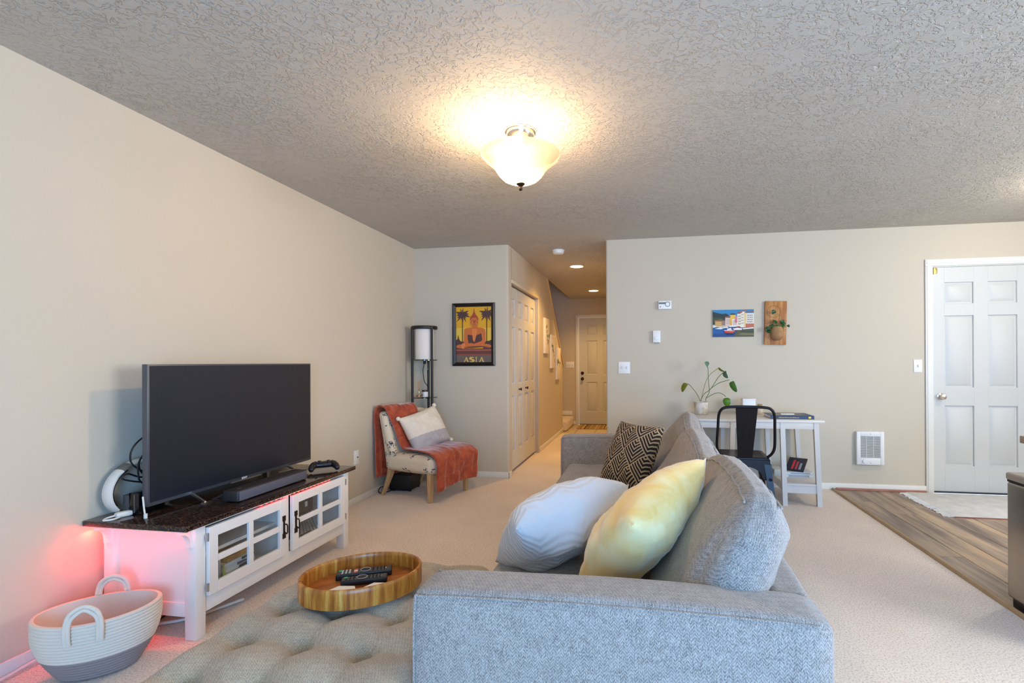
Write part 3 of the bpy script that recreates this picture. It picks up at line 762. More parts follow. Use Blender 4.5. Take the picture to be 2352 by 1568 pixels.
# wall outlets on the left wall
def plate(name, label, cat, loc, rz, w, h, kind, n=1):
    e = thing(name, label, cat, loc, rz)
    MB().box(-w/2, -.006, -h/2, w/2, 0, h/2, .002).build('cover_plate', 'plate_white', e, 30)
    for k in range(n):
        cx = (k-(n-1)/2)*.046
        if kind == 'outlet':
            for zz in (-.020, .020):
                MB().box(cx-.016, -.0075, zz-.014, cx+.016, -.005, zz+.014, .001, seg=1).build('receptacle', 'plate_white', e, 30)
                for s_ in (-.006, .006): MB().box(cx+s_-.0012, -.0078, zz-.004, cx+s_+.0012, -.0070, zz+.005).build('slot', 'black', e, 0)  # black bars paint the shade inside the socket holes, nothing is cut
        elif kind == 'jack':
            MB().lathe([(.006, 0), (.006, .012), (0, .012)], 12, Matrix.Translation((cx+.012, 0, 0)) @ Matrix.Rotation(R(90), 4, 'X')).build('jack', 'bezel', e, 40)
        else:
            MB().box(cx-.006, -.0075, -.013, cx+.006, -.005, .013).build('switch_slot', mat('slot_grey', (200, 196, 188), .5), e, 0)
            MB().box(cx-.004, -.018, -.002, cx+.004, -.005, .008, .001, seg=1).build('toggle', 'plate_white', e, 30)
    return e
plate('cable_outlet', 'white wall plate with a cable jack above the end of the TV stand', 'outlet', (L, 3.885, .392), R(90), .072, .118, 'jack')
po = plate('power_outlet', 'white power outlet behind the butterfly-print chair', 'outlet', (L, 4.282, .392), R(90), .072, .118, 'outlet')
MB().box(-.014, -.03, .006, .014, -.006, .034, .003).build('plug', 'black', po, 30); MB().box(-.014, -.03, -.034, .014, -.006, -.006, .003).build('plug', 'black', po, 30)
# cords on the carpet by the left wall
solo(MB().tube(smooth_path([(-2.36, 1.2, .012), (-2.375, 1.5, .014), (-2.38, 1.62, .02), (-2.38, 1.9, .012), (-2.30, 2.1, .01)], 8), .0055, 8), 'baseboard_cord', 'white_cable', 'white cord running along the baseboard behind the basket', 'cord')
solo(MB().tube(smooth_path([(-2.30, 1.83, .012), (-2.19, 1.92, .012), (-2.08, 2.0, .012), (-1.98, 2.2, .012)], 8), .007, 8), 'floor_cord', 'white_cable', 'white cord on the carpet under the TV stand', 'cord')
solo(MB().tube(smooth_path([(-2.34, 1.9, .03), (-2.26, 1.885, .012), (-2.20, 1.91, .022), (-2.22, 2.0, .012), (-2.3, 2.05, .012)], 8), .005, 8), 'floor_cord', 'cable', 'black cord curling over the white cord under the TV stand', 'cord')

# ------------------------------------------------------------------ rope basket
bk = thing('rope_basket', 'oval coiled rope basket, cream above and grey below, beside the TV stand', 'basket', (-2.105, 1.625, 0), R(36))
NC, NA = 19, 72
def bprof(t):   # t 0..1 bottom to rim
    k = math.sin(min(t*1.25, 1)*math.pi/2)
    return .118+.074*k, .080+.066*k
def brow(t, bulge, ang, inner=False):
    a, b = bprof(t); z = .006+.232*t+.006*(abs(math.cos(ang))**2)*t
    o = -.010 if inner else bulge
    return ((a+o)*math.cos(ang), (b+o)*math.sin(ang), z)
rows = []
for c in range(NC):
    for s_ in (0, .25, .5, .75): rows.append(((c+s_)/NC, .0045*math.sin(math.pi*s_)))
rows.append((1.0, 0))
def basket_piece(r0, r1, name, m, close_bottom=False, rim=False):
    mb = MB(); vs_ = []; seq = [(t, b, False) for t, b in rows[r0:r1+1]]
    seq = [(t, b, True) for t, b in rows[r0:r1+1]][::-1] + seq if False else seq
    for t, b, i_ in seq:
        for k in range(NA): vs_.append(brow(t, b, 2*math.pi*k/NA, i_))
    n = len(seq)
    for t, b, _ in [(t, b, 0) for t, b in rows[r0:r1+1]]:
        for k in range(NA): vs_.append(brow(t, -b, 2*math.pi*k/NA, True))
    fs = []
    for i in range(n-1):
        for k in range(NA):
            q = (k+1) % NA
            fs.append((i*NA+k, i*NA+q, (i+1)*NA+q, (i+1)*NA+k)); fs.append((n*NA+i*NA+q, n*NA+i*NA+k, n*NA+(i+1)*NA+k, n*NA+(i+1)*NA+q))
    for k in range(NA):
        q = (k+1) % NA
        if rim: fs.append(((n-1)*NA+k, (n-1)*NA+q, (2*n-1)*NA+q, (2*n-1)*NA+k))
    if close_bottom: fs.append(list(range(NA))[::-1]); fs.append([n*NA+k for k in range(NA)])
    mb.add(vs_, fs); return mb.build(name, m, bk, 60)
basket_piece(0, 28, 'base_band', 'rope_grey', close_bottom=True)
basket_piece(28, 76, 'body', 'rope', rim=True)
for s_ in (-1, 1):
    y = s_*.148
    mb = MB()
    for o_ in (0, .013):
        pts = [(-.050, y+s_*.004, .175), (-.052, y+s_*.006, .205), (-.050, y+s_*.005, .25), (-.036, y+s_*.004, .288), (0, y, .306), (.036, y+s_*.004, .288), (.050, y+s_*.005, .25), (.052, y+s_*.006, .205), (.050, y+s_*.004, .175)]
        pts = [(p[0]*(1-o_/.07), p[1], p[2]-(o_ if p[2] > .25 else 0)) for p in pts]
        mb.tube(smooth_path(pts, 6), .0075, 8)
    mb.build('handle', 'rope', bk, 60)

# ------------------------------------------------------------------ ottoman
ox0, ox1, oy0, oy1, oz = -1.285, -.575, .96, 1.915, .412
ot = thing('ottoman', 'tufted grey-beige ottoman carrying the wooden tray in front of the sofa', 'ottoman', ((ox0+ox1)/2, (oy0+oy1)/2, 0))
BX = [-1.330, -1.145, -.960, -.772, -.590]; BY = [1.080, 1.268, 1.454, 1.645, 1.835]
OC = Vector(((ox0+ox1)/2, (oy0+oy1)/2, 0))
def tuft(px, py):
    d = 0
    gx = (px-BX[1])/.1865; gy = (py-BY[0])/.189
    for bx in BX[1:4]:
        for by in BY:
            r2 = (px-bx)**2+(py-by)**2
            d -= .040*math.exp(-r2/(.024**2)) + .022*math.exp(-r2/(.058**2))
    v = min(abs(gx-round(gx)), abs(gy-round(gy)))
    d += .018*(min(1, v/.5)**.6)
    return d
def ofn(p, u):
    if u.z > 0:
        e = min(1, max(0, (1-abs(u.x))*6))*min(1, max(0, (1-abs(u.y))*8))
        wx, wy = p.x+OC.x, p.y+OC.y
        p.z += tuft(wx, wy)*e*u.z
    return p
mb = MB(); mb.soft((0, 0, .262), ((ox1-ox0)/2, (oy1-oy0)/2, .128), .055, 62, puff=(.008, .008, .012), fn=ofn)
mb.build('cushion', m_fabric('taupe_ottoman_weave', (138, 123, 102), (198, 183, 158)), ot, 60); MATS['ottofab'] = bpy.data.materials['taupe_ottoman_weave']
MB().box(-(ox1-ox0)/2+.02, -(oy1-oy0)/2+.02, .06, (ox1-ox0)/2-.02, (oy1-oy0)/2-.02, .20, .02).build('base', 'ottofab', ot, 40)
for a in (-1, 1):
    for b in (-1, 1):
        MB().cyl((a*.29, b*.41, 0), (a*.28, b*.40, .065), .015, .022, 14).build('leg', 'black', ot, 40)
for bx in BX[1:4]:
    for by in BY:
        MB().lathe([(0, -.004), (.010, -.003), (.011, 0), (.006, .003), (0, .004)], 12, Matrix.Translation((bx-OC.x, by-OC.y, .343))).build('tuft_button', 'ottofab', ot, 60)

# tray with remotes and coasters
trc = (-.957, 1.580, .4185); ta, tb, tth = .198, .158, R(33)
tr = thing('wooden_tray', 'oval wooden tray with upright rim on the ottoman', 'tray', trc, tth)
def oval(a, b, z, n=72): return [(a*math.cos(2*math.pi*k/n), b*math.sin(2*math.pi*k/n), z) for k in range(n)]
n = 72
mb = MB(); prof = [(0, .0), (0, .024), (0, .047), (0, .058), (-.003, .062), (-.009, .062), (-.012, .058), (-.012, .047), (-.012, .024), (-.012, .0)]
vs_ = []
for o_, z in prof: vs_ += oval(ta+o_, tb+o_, z)
fs = []; slots = [c_+d_ for c_ in (0, n//2) for d_ in (-2, -1, 0, 1)]    # hand holes cut through both ends of the rim
slots = [k % n for k in slots]
for i in range(len(prof)):
    j = (i+1) % len(prof)
    for k in range(n):
        if k in slots and i in (1, 7): continue
        fs.append((i*n+k, i*n+(k+1) % n, j*n+(k+1) % n, j*n+k))
for k in slots:
    q = (k+1) % n
    fs.append((1*n+k, 1*n+q, 8*n+q, 8*n+k)); fs.append((2*n+k, 2*n+q, 7*n+q, 7*n+k))
for c_ in (0, n//2):
    for k in ((c_-2) % n, (c_+2) % n): fs.append((1*n+k, 2*n+k, 7*n+k, 8*n+k))
mb.add(vs_, fs); mb.build('rim', 'tray', tr, 50)
mb = MB(); mb.prism([(p[0], p[1]) for p in oval(ta-.006, tb-.006, 0)], .003, .013); mb.build('base', 'traybase', tr, 30)
zt = trc[2]+.0135
def remote(label, loc, rz, ln, wd, ht, big):
    e = thing('remote_control', label, 'remote control', loc, rz, 'remote controls in the tray')
    MB().box(-ln/2, -wd/2, 0, ln/2, wd/2, ht, .004, seg=3).build('body', mat('remote_black', (26, 24, 25), .4), e, 40)
    MB().box(-ln/2+.003, -wd/2+.003, ht-.001, ln/2-.003, wd/2-.003, ht+.0006, .0005, seg=1).build('face_plate', mat('remote_face', (58, 52, 50), .35), e, 30)
    z = ht+.0005
    btn = mat('button_dark', (24, 22, 24), .5); btw = mat('button_light', (190, 186, 180), .5)
    MB().box(-ln/2+.008, wd/2-.017, z, -ln/2+.020, wd/2-.007, z+.0025, .001).build('power_button', mat('button_green', (60, 170, 110), .4), e, 40)
    MB().lathe([(.017, z), (.017, z+.0018), (.012, z+.0024), (0, z+.0026)], 22, Matrix.Translation((.004 if big else -.008, 0, 0))).build('direction_pad', btn, e, 40)
    MB().tube([(.0165*math.cos(a)+(.004 if big else -.008), .0165*math.sin(a), z+.002) for a in [2*math.pi*i/20 for i in range(20)]], .0009, 6, closed=True).build('ring', btw, e, 60)
    rows_ = (-.072, -.060, -.048, .030, .044, .056, .068) if big else (-.058, -.046, -.034, .016, .028, .040, .052)
    for xr in rows_:
        for yr in ((-.013, -.004, .005, .014) if big and xr < 0 else (-.011, 0, .011)):
            MB().box(xr-.003, yr-.0028, z, xr+.003, yr+.0028, z+.0016, .0006, seg=1).build('button', btw if (big and xr < 0) else btn, e, 30)
    if big:
        for k, cc in enumerate(((206, 96, 70), (226, 206, 190), (206, 96, 70))):
            MB().box(-.034+.0, -.016+k*.011, z, -.022, -.007+k*.011, z+.0014).build('app_button', mat('app_%d' % k, cc, .5), e, 0)
    MB().box(ln/2-.022, -.006, z, ln/2-.019, .006, z+.0004).build('lettering_mark', btw, e, 0)
    return e
remote('longer black remote with red and white buttons, lying behind the shorter one in the tray', (-.985, 1.640, zt), R(26), .186, .046, .020, True)
remote('shorter black remote with a green power button, nearer the white coasters', (-.955, 1.590, zt), R(24), .150, .038, .018, False)
for k, (x, y, a) in enumerate(((-.985, 1.497, 8), (-.882, 1.539, 8))):
    pts = [(.053*math.cos(R(60*i+a)), .053*math.sin(R(60*i+a))) for i in range(6)]
    solo(MB().prism(pts, 0, .006), 'coaster', mat('coaster_white', (240, 232, 220), .6), 'white hexagonal coaster lying flat in the wooden tray', 'coaster', (x, y, zt), group='hexagonal coasters')

# ------------------------------------------------------------------ sofa
so = thing('sofa', 'long grey fabric sofa with plump back cushions and square arms', 'sofa', (-.575, 1.155, 0), R(0))
SL = 2.78
def arm_fn(p, u):
    p.z += .010*math.sin((u.x+1)*1.57)*max(u.z, 0); return p
for y0 in (0, SL-.16):
    xo = -.055 if y0 else 0
    mb = MB(); mb.soft((.492+xo/2, y0+.08, .342), (.492-xo/2, .08, .282), .030, 20, puff=(.004, .006, .004), wr=.0015, fn=arm_fn)
    a = mb.build('arm', 'sofa', so, 60)
    for yy in ((y0+.006), (y0+.154)):
        s_ = -1 if yy < y0+.08 else 1
        pts = [(.016+xo, yy, .10), (.010+xo, yy, .40), (.014+xo, yy, .594), (.04+xo, yy, .613), (.25, yy, .6195), (.5, yy, .6225), (.75, yy, .6195), (.95, yy, .613)]
        MB().tube(smooth_path(pts, 5), .0032, 6).build('piping', 'sofa', a, 60)
MB().soft((.932, SL/2, .342), (.055, SL/2-.155, .280), .030, 14, wr=.001).build('back_frame', 'sofa', so, 60)
MB().box(.03, .15, .06, .86, SL-.15, .30, .02).build('base', 'sofa', so, 40)
def seat_fn(p, u):
    if u.z > 0:
        d = 0
        for i in range(3):
            for j in range(9):
                bx = -.26+.2*i; by = -1.12+.28*j
                r2 = (p.x-bx)**2+(p.y-by)**2
                d -= .022*math.exp(-r2/(.05**2))
        p.z += d*u.z
    return p
mb = MB(); mb.soft((.435, SL/2, .345), (.43, SL/2-.158, .082), .050, 46, puff=(.006, 0, .012), fn=seat_fn)
mb.build('seat_cushion', 'sofa', so, 60)
for xx in (.08, .90):
    for yy in (.08, SL-.08): MB().cyl((xx, yy, 0), (xx, yy, .07), .018, .026, 14).build('leg', 'black', so, 40)
cw = (SL-.32)/3
def lerp_tab(t, tab):
    for (a, b), (c, d) in zip(tab, tab[1:]):
        if t <= c: return b+(d-b)*(t-a)/(c-a)
    return tab[-1][1]
FR = [(0, .545), (.42, .662), (1.0, .835)]; BK = [(0, .872), (.42, .900), (.78, .957), (1.0, .925)]
def cush_fn(k):
    def f(p, u):
        t = max(0, min(1, (p.z+.21)/.42)); s_ = (p.x+.12)/.24
        xf, xb = lerp_tab(t, FR), lerp_tab(t, BK)
        ds = (0, -.03, .005)[k]
        x = xf+(xb-xf)*s_+ds*t
        ends = (u.y*u.y if (k or u.y > 0) else .25*u.y*u.y)
        z = .415+t*.418+.030*max(0, t-.5)*2*(1-ends)-(.055 if k == 0 else .085)*ends*abs(u.y)*max(0, t-.4)/.6-(.016 if k == 0 else .03)*s_*max(0, t-.5)*2
        # gathered pleats along the top seams, slack creases on the front
        z += .0045*math.sin(p.y*95+k)*max(0, t-.75)*4*(.4+.6*abs(u.x))
        x += (.010*math.sin(t*9+k*2+2*u.y)+.008*noise.noise(Vector((p.y*5, t*4, k*3.0))))*(1 if s_ < .5 else .4)
        crease = noise.noise(Vector((p.y*3+k*5, t*7+p.x*6, 2.0)))
        y = p.y+(.012*crease if abs(u.y) > .6 else 0)
        return Vector((x, y, z))
    return f
for k in range(3):
    mb = MB(); mb.soft((0, .16+cw*(k+.5), 0), (.12, cw/2-.006, .21), .078, 34, puff=(0, .045, 0), fn=cush_fn(k))
    c_ = mb.build('back_cushion', 'sofa', so, 70)
    for sx_ in (-1, 1):   # welt seams along the top edges and down the near end
        f = cush_fn(k); hw = cw/2
        pts = [f(Vector((sx_*.098, hw*v, .188)), Vector((sx_, v, 1)))+Vector((0, .16+cw*(k+.5), .001)) for v in [-.9+.1*i for i in range(19)]]
        MB().tube(pts, .0035, 6).build('welt', 'sofa', c_, 60)
# throw pillows
def pillow_thing(name, label, A, D, down, h, t, m, seed, backm=None, pull=.06):
    A, D, down = Vector(A), Vector(D), Vector(down)
    e1 = (A-D); wd = e1.length; e1.normalize()
    e2 = (down-e1*down.dot(e1)).normalized(); e3 = e1.cross(e2)
    c = (A+D)/2+e2*h/2
    mt = Matrix((( e1.x, e2.x, e3.x, c.x), (e1.y, e2.y, e3.y, c.y), (e1.z, e2.z, e3.z, c.z), (0, 0, 0, 1)))
    mb = MB(); mb.pillow(wd, h, t, 30, pull, .008, seed)
    o = mb.build(name, m, None, 80, merge=True); o.matrix_world = mt
    return tag(o, label, 'pillow')
PIL = []
PIL.append(pillow_thing('throw_pillow', 'pale yellow velvet throw pillow leaning on the sofa back cushions', (-.030, 1.40, .738), (.210, 1.76, .862), (-.24, .17, -.35), .45, .215, 'yellow', 1))
PIL.append(pillow_thing('throw_pillow', 'pale grey quilted throw pillow in front of the yellow one', (-.418, 1.60, .638), (-.054, 1.90, .730), (-.22, .12, -.20), .35, .255, 'scallop', 2))
PIL.append(pillow_thing('throw_pillow', 'black and tan geometric throw pillow at the far end of the sofa', (-.142, 3.20, .815), (.125, 3.0, .803), (-.125, -.16, -.37), .41, .17, 'diamond', 3))
# ------------------------------------------------------------------ slipper chair with throw and pillow
ch = thing('slipper_chair', 'cream butterfly-print slipper chair on pale wooden legs in the corner', 'chair', (-1.935, 4.285, 0), R(72))
mb = MB(); mb.soft((0, -.02, .318), (.285, .275, .072), .045, 14, puff=(.006, .008, .022), wr=.002)
mb.build('seat', 'butterfly', ch, 60)
# back: side silhouette swept over the width, rolled side edges
def back_fn(p, u):
    # lean back and curve, narrower at the top
    tt = (u.z+1)/2
    p.x *= 1-.06*tt
    p.y += .02+.115*tt**1.3
    p.y -= .035*abs(u.x)**3*(1 if u.y < 0 else .6)
    return p
mb = MB(); mb.soft((0, .198, .50), (.285, .055, .255), .045, 16, puff=(0, .02, .008), wr=.003, fn=back_fn)
mb.build('backrest', 'butterfly', ch, 60)
for s_ in (-1, 1):
    pts = [(s_*.262, .165, .39), (s_*.258, .20, .48), (s_*.254, .235, .58), (s_*.248, .27, .68), (s_*.242, .29, .735)]
    MB().tube(smooth_path(pts, 5), .040, 12).build('side_roll', 'butterfly', ch, 70)
    MB().hexa([(s_*.235-.014, -.245, 0), (s_*.235+.014, -.245, 0), (s_*.235+.014, -.217, 0), (s_*.235-.014, -.217, 0)], [(s_*.235-.024, -.262, .27), (s_*.235+.024, -.262, .27), (s_*.235+.024, -.214, .27), (s_*.235-.024, -.214, .27)]).build('leg', 'oak', ch, 30)
    mb = MB(); prev = None
    for (y, z, r_) in ((.335, 0, .013), (.285, .10, .016), (.245, .19, .020), (.225, .28, .024)):
        ring = [(s_*.225-r_, y-r_, z), (s_*.225+r_, y-r_, z), (s_*.225+r_, y+r_, z), (s_*.225-r_, y+r_, z)]
        if prev: mb.hexa(prev, ring)
        prev = ring
    mb.build('leg', 'oak', ch, 30)
# throw blanket: one cloth over the back, down the seat and over the front edge
prof = [(.335, .165), (.340, .36), (.355, .56), (.368, .70), (.362, .775), (.325, .795), (.262, .775), (.212, .69), (.176, .60), (.150, .52), (.130, .46), (.10, .428), (.03, .420), (-.10, .422), (-.20, .420), (-.275, .405), (-.312, .37), (-.322, .30), (-.318, .22), (-.322, .135)]
lft = [-.285, -.285, -.285, -.28, -.275, -.27, -.265, -.26, -.245, -.235, -.225, -.22, -.23, -.245, -.26, -.268, -.272, -.274, -.272, -.268]
rgt = [.03, .05, .07, .08, .10, .11, .11, .09, .06, .04, .10, .20, .262, .272, .280, .285, .288, .288, .285, .275]
P3 = smooth_path([(p[0], p[1], l_) for p, l_ in zip(prof, lft)], 5); P4 = smooth_path([(0, 0, r_) for r_ in rgt], 5)
NWd = 34; vs_ = []
for i, (a, b) in enumerate(zip(P3, P4)):
    for k in range(NWd+1):
        t = k/NWd; x = a.z+(b.z-a.z)*t
        s_ = i/len(P3)
        fold = .009*math.sin(t*15+s_*7+3*noise.noise(Vector((t*2, s_*6, 1))))+.005*math.sin(t*37+2+s_*15)+.022*noise.noise(Vector((t*5, s_*11, 3)))
        hang = 1 if (s_ > .80 or s_ < .15) else .55
        if s_ > .80: out = Vector((0, -1, 0))
        elif s_ < .22: out = Vector((0, 1, 0))
        else: out = Vector((0, -.25, 1)).normalized()
        q = Vector((x, a.x, a.y))+out*(abs(fold)*hang+.004)
        if s_ > .93: q.z += .02*math.sin(t*3.0)-.03*(1-t)*(s_-.93)/.07
        vs_.append(q)
fs = []
for i in range(len(P3)-1):
    for k in range(NWd):
        a = i*(NWd+1)+k; fs.append((a, a+1, a+NWd+2, a+NWd+1))
bl = MB().add(vs_, fs).build('throw_blanket', 'rust', None, 80); bl.location = ch.location; bl.rotation_euler = ch.rotation_euler
md = bl.modifiers.new('thickness', 'SOLIDIFY'); md.thickness = .010; md.offset = 1
tag(bl, 'rust velvet throw blanket draped over the butterfly-print chair', 'blanket')
cp = thing('chair_pillow', 'cream pillow with grey lower corner and corner pompoms on the chair', 'pillow')
e1 = Vector((.96, -.08, .20)).normalized(); e2 = Vector((.10, .40, .88)); e2 = (e2-e1*e2.dot(e1)).normalized(); e3 = e1.cross(e2)
c = Vector((.035, .066, .578))
Tm = Matrix.Translation(ch.location) @ Matrix.Rotation(R(72), 4, 'Z') @ Matrix(((e1.x, e2.x, e3.x, c.x), (e1.y, e2.y, e3.y, c.y), (e1.z, e2.z, e3.z, c.z), (0, 0, 0, 1)))
cp.matrix_world = Tm
mb = MB(); mb.pillow(.44, .37, .16, 72, .06, .008, 5)
for i, f in enumerate(mb.f):
    cx_ = sum(mb.v[j].x for j in f)/4; cy_ = sum(mb.v[j].y for j in f)/4
    if cy_ < -.050-.10*cx_: mb.mi[i] = 1
mb.build('cover', ['cream', 'greycloth'], cp, 80, merge=True)
for a in (-1, 1):
    for b in (-1, 1):
        MB().soft((a*.218, b*.183, 0), (.019, .019, .019), .0185, 5, wr=.004, seed=a+b).build('pompom', 'cream', cp, 80)

# ------------------------------------------------------------------ shelf floor lamp
fl = thing('shelf_lamp', 'tall black shelf lamp with white drum shade in the corner', 'floor lamp', (-2.210, 4.81, 0))
posts = [(-.106, -.06), (.106, -.06), (-.012, .118)]
for x, y in posts: MB().cyl((x, y, 0), (x, y, 1.56), .0125, n=14).build('post', 'black', fl, 40)
MB().lathe([(.098, 1.535), (.127, 1.535), (.130, 1.54), (.130, 1.562), (.126, 1.567), (.098, 1.567), (.098, 1.535)], 40).build('top_ring', 'black', fl, 40)
MB().lathe([(.0945, 1.228), (.0945, 1.548), (.0915, 1.548), (.0915, 1.228), (.0945, 1.228)], 40).build('lamp_shade', mat('shade_linen', (238, 230, 218), .9, Transmission_Weight=.0), fl, 40)
for z in (1.215, .835, .46, .10):
    MB().lathe([(0, z), (.128, z), (.128, z+.008), (0, z+.008)], 40).build('shelf', 'shelfglass' if z > .4 else 'black', fl, 30)
MB().cyl((0, 0, 1.18), (0, 0, 1.36), .014, n=12).build('socket', 'black', fl, 40)
MB().tube(smooth_path([(0, .01, 1.2), (-.045, .06, 1.12), (-.05, .10, 1.0), (-.02, .13, .9), (-.02, .135, .5), (-.03, .14, .1)], 6), .0035, 8).build('cord', 'cable', fl, 60)
mb = MB(); mb.tube(smooth_path([(.01, 0, 1.2), (.028, 0, 1.19), (.032, 0, 1.16), (.032, 0, 1.13)], 5), .0012, 6); mb.soft((.032, 0, 1.127), (.004, .004, .005), .0035, 2); mb.build('pull_chain', 'silver', fl, 60)
df = thing('reed_diffuser', 'glass reed diffuser with amber oil on the lamp shelf', 'diffuser', (-2.243, 4.745, .843))
MB().lathe([(.024, 0), (.029, .006), (.027, .03), (.013, .070), (.016, .078), (.0145, .078), (.0115, .070), (.025, .03), (.026, .006), (0, .004)], 22).build('bottle', 'glass', df, 60)
MB().lathe([(.0, .0045), (.0255, .0065), (.0255, .022), (0, .022)], 22).build('oil', mat('amber', (176, 100, 46), .2), df, 50)
for k, (a, b) in enumerate(((-.024, .0), (-.012, .012), (.008, -.006), (.020, .006), (.026, -.004), (.0, .016))): MB().cyl((-.3*a, -.3*b, .01), (a, b, .165), .0016, n=6).build('reed', mat('reed', (196, 140, 64), .7), df, 60)
cj = thing('candle_jar', 'small white candle jar with dark lid and base on the lamp shelf', 'candle', (-2.176, 4.742, .843))
MB().lathe([(0, .006), (.030, .006), (.0305, .010), (.0305, .058), (0, .058)], 26).build('jar', mat('jar_white', (226, 220, 214), .4), cj, 40)
MB().lathe([(0, .058), (.031, .058), (.031, .074), (0, .074)], 26).build('lid', mat('maroon', (48, 20, 26), .4), cj, 40)
MB().lathe([(0, 0), (.030, 0), (.030, .0065), (0, .0065)], 26).build('base', 'black', cj, 40)
mk = MB(); mk.tube([(-.012+.008*math.cos(a), -.0305+.001, .026+.008*math.sin(a)) for a in [2*math.pi*i/14 for i in range(14)]], .0022, 6, closed=True); mk.box(-.010, -.031, .046, -.004, -.028, .052); mk.build('mark', 'black', cj, 50)
# black box and grey crate behind the chair
gb = thing('grey_crate', 'small grey metal box on the bottom shelf of the black lamp', 'box', (-2.20, 4.79, .108))
MB().box(-.075, -.06, 0, .075, .06, .085, .004).build('body', mat('crate_grey', (140, 146, 146), .4, .3), gb, 30)
MB().box(-.077, -.062, .06, .077, .062, .072).build('band', 'black', gb, 0)
bx = thing('subwoofer', 'black box standing behind the butterfly-print chair', 'box', (-2.215, 4.44, 0), R(0))
MB().box(-.12, -.13, .008, .085, .095, .152, .008).build('cabinet', 'black', bx, 40)
for a in (-.09, .07):
    for b in (-.1, .07): MB().cyl((a, b, 0), (a, b, .01), .014, n=12).build('foot', 'black', bx, 40)
solo(MB().tube(smooth_path([(-2.34, 4.31, .03), (-2.385, 4.27, .05), (-2.392, 4.22, .03), (-2.365, 4.20, .01), (-2.33, 4.25, .008), (-2.31, 4.31, .012)], 6), .004, 8), 'floor_cord', 'cable', 'black cord loop on the carpet behind the chair leg', 'cord')

# ------------------------------------------------------------------ framed poster
pw_, ph_ = .462, .655
po = thing('framed_poster', 'black-framed travel poster with a seated statue and palms reading ASIA', 'picture', (-1.742, B, 1.486))
mb = MB()
fo, fi = .0, .038
for k, (a, b) in enumerate((((-pw_/2, -ph_/2), (pw_/2, -ph_/2)), ((pw_/2, -ph_/2), (pw_/2, ph_/2)), ((pw_/2, ph_/2), (-pw_/2, ph_/2)), ((-pw_/2, ph_/2), (-pw_/2, -ph_/2)))):
    def inn(p, d): return (p[0]-math.copysign(d, p[0]), p[1]-math.copysign(d, p[1]))
    o0, o1 = a, b; m0, m1 = inn(a, .014), inn(b, .014); i0, i1 = inn(a, fi), inn(b, fi)
    Q = lambda p, y: (p[0], y, p[1])
    vs_ = [Q(o0, 0), Q(o1, 0), Q(o0, -.018), Q(o1, -.018), Q(m0, -.028), Q(m1, -.028), Q(i0, -.014), Q(i1, -.014), Q(i0, 0), Q(i1, 0)]
    mb.add(vs_, [(0, 1, 3, 2), (2, 3, 5, 4), (4, 5, 7, 6), (6, 7, 9, 8)])
mb.build('frame', mat('frame_black', (24, 18, 18), .35), po, 20)
OR, DK, YL, MR, RD, GR = (206, 110, 50), (84, 56, 52), (226, 170, 42), (104, 58, 48), (160, 86, 70), (106, 94, 82)
S = [((224, 166, 34), rect(0, .25, 1, 1)), ((232, 190, 70), rect(0, .34, 1, .62)), (GR, rect(0, 0, 1, .14)), (MR, rect(0, .14, 1, .25)), (RD, rect(0, .205, 1, .235)), ((150, 70, 60), rect(0, .128, 1, .150))]
S.append((DK, [(0, .25), (0, .40), (.04, .42), (.065, .50), (.09, .42), (.13, .38), (.2, .37), (.24, .38), (.24, .25)]))
S.append((DK, [(1, .25), (1, .40), (.97, .40), (.93, .385), (.86, .38), (.76, .37), (.76, .25)]))
def palm(cx, cy, s):
    out = []
    for k in range(15):
        a = 2*math.pi*k/15+.2; ln = s*(.9+.25*math.sin(k*2.3))
        d = (math.cos(a), math.sin(a)*.66); n_ = (-d[1], d[0]); w_ = .022
        e_ = (cx+d[0]*ln, cy+d[1]*ln-.012)
        out.append([(cx-n_[0]*w_*.5, cy-n_[1]*w_*.5), (cx+d[0]*ln*.55-n_[0]*w_, cy+d[1]*ln*.55-n_[1]*w_), e_, (cx+d[0]*ln*.55+n_[0]*w_, cy+d[1]*ln*.55+n_[1]*w_), (cx+n_[0]*w_*.5, cy+n_[1]*w_*.5)])
    return out
def clip01(p): return [(min(1, max(0, u)), v) for u, v in p]
for cx_, cy_ in ((.185, .855), (.865, .865)):
    for q in palm(cx_, cy_, .21): S.append((DK, clip01(q)))
    S.append((DK, rect(cx_-.012, .36, cx_+.012, cy_)))
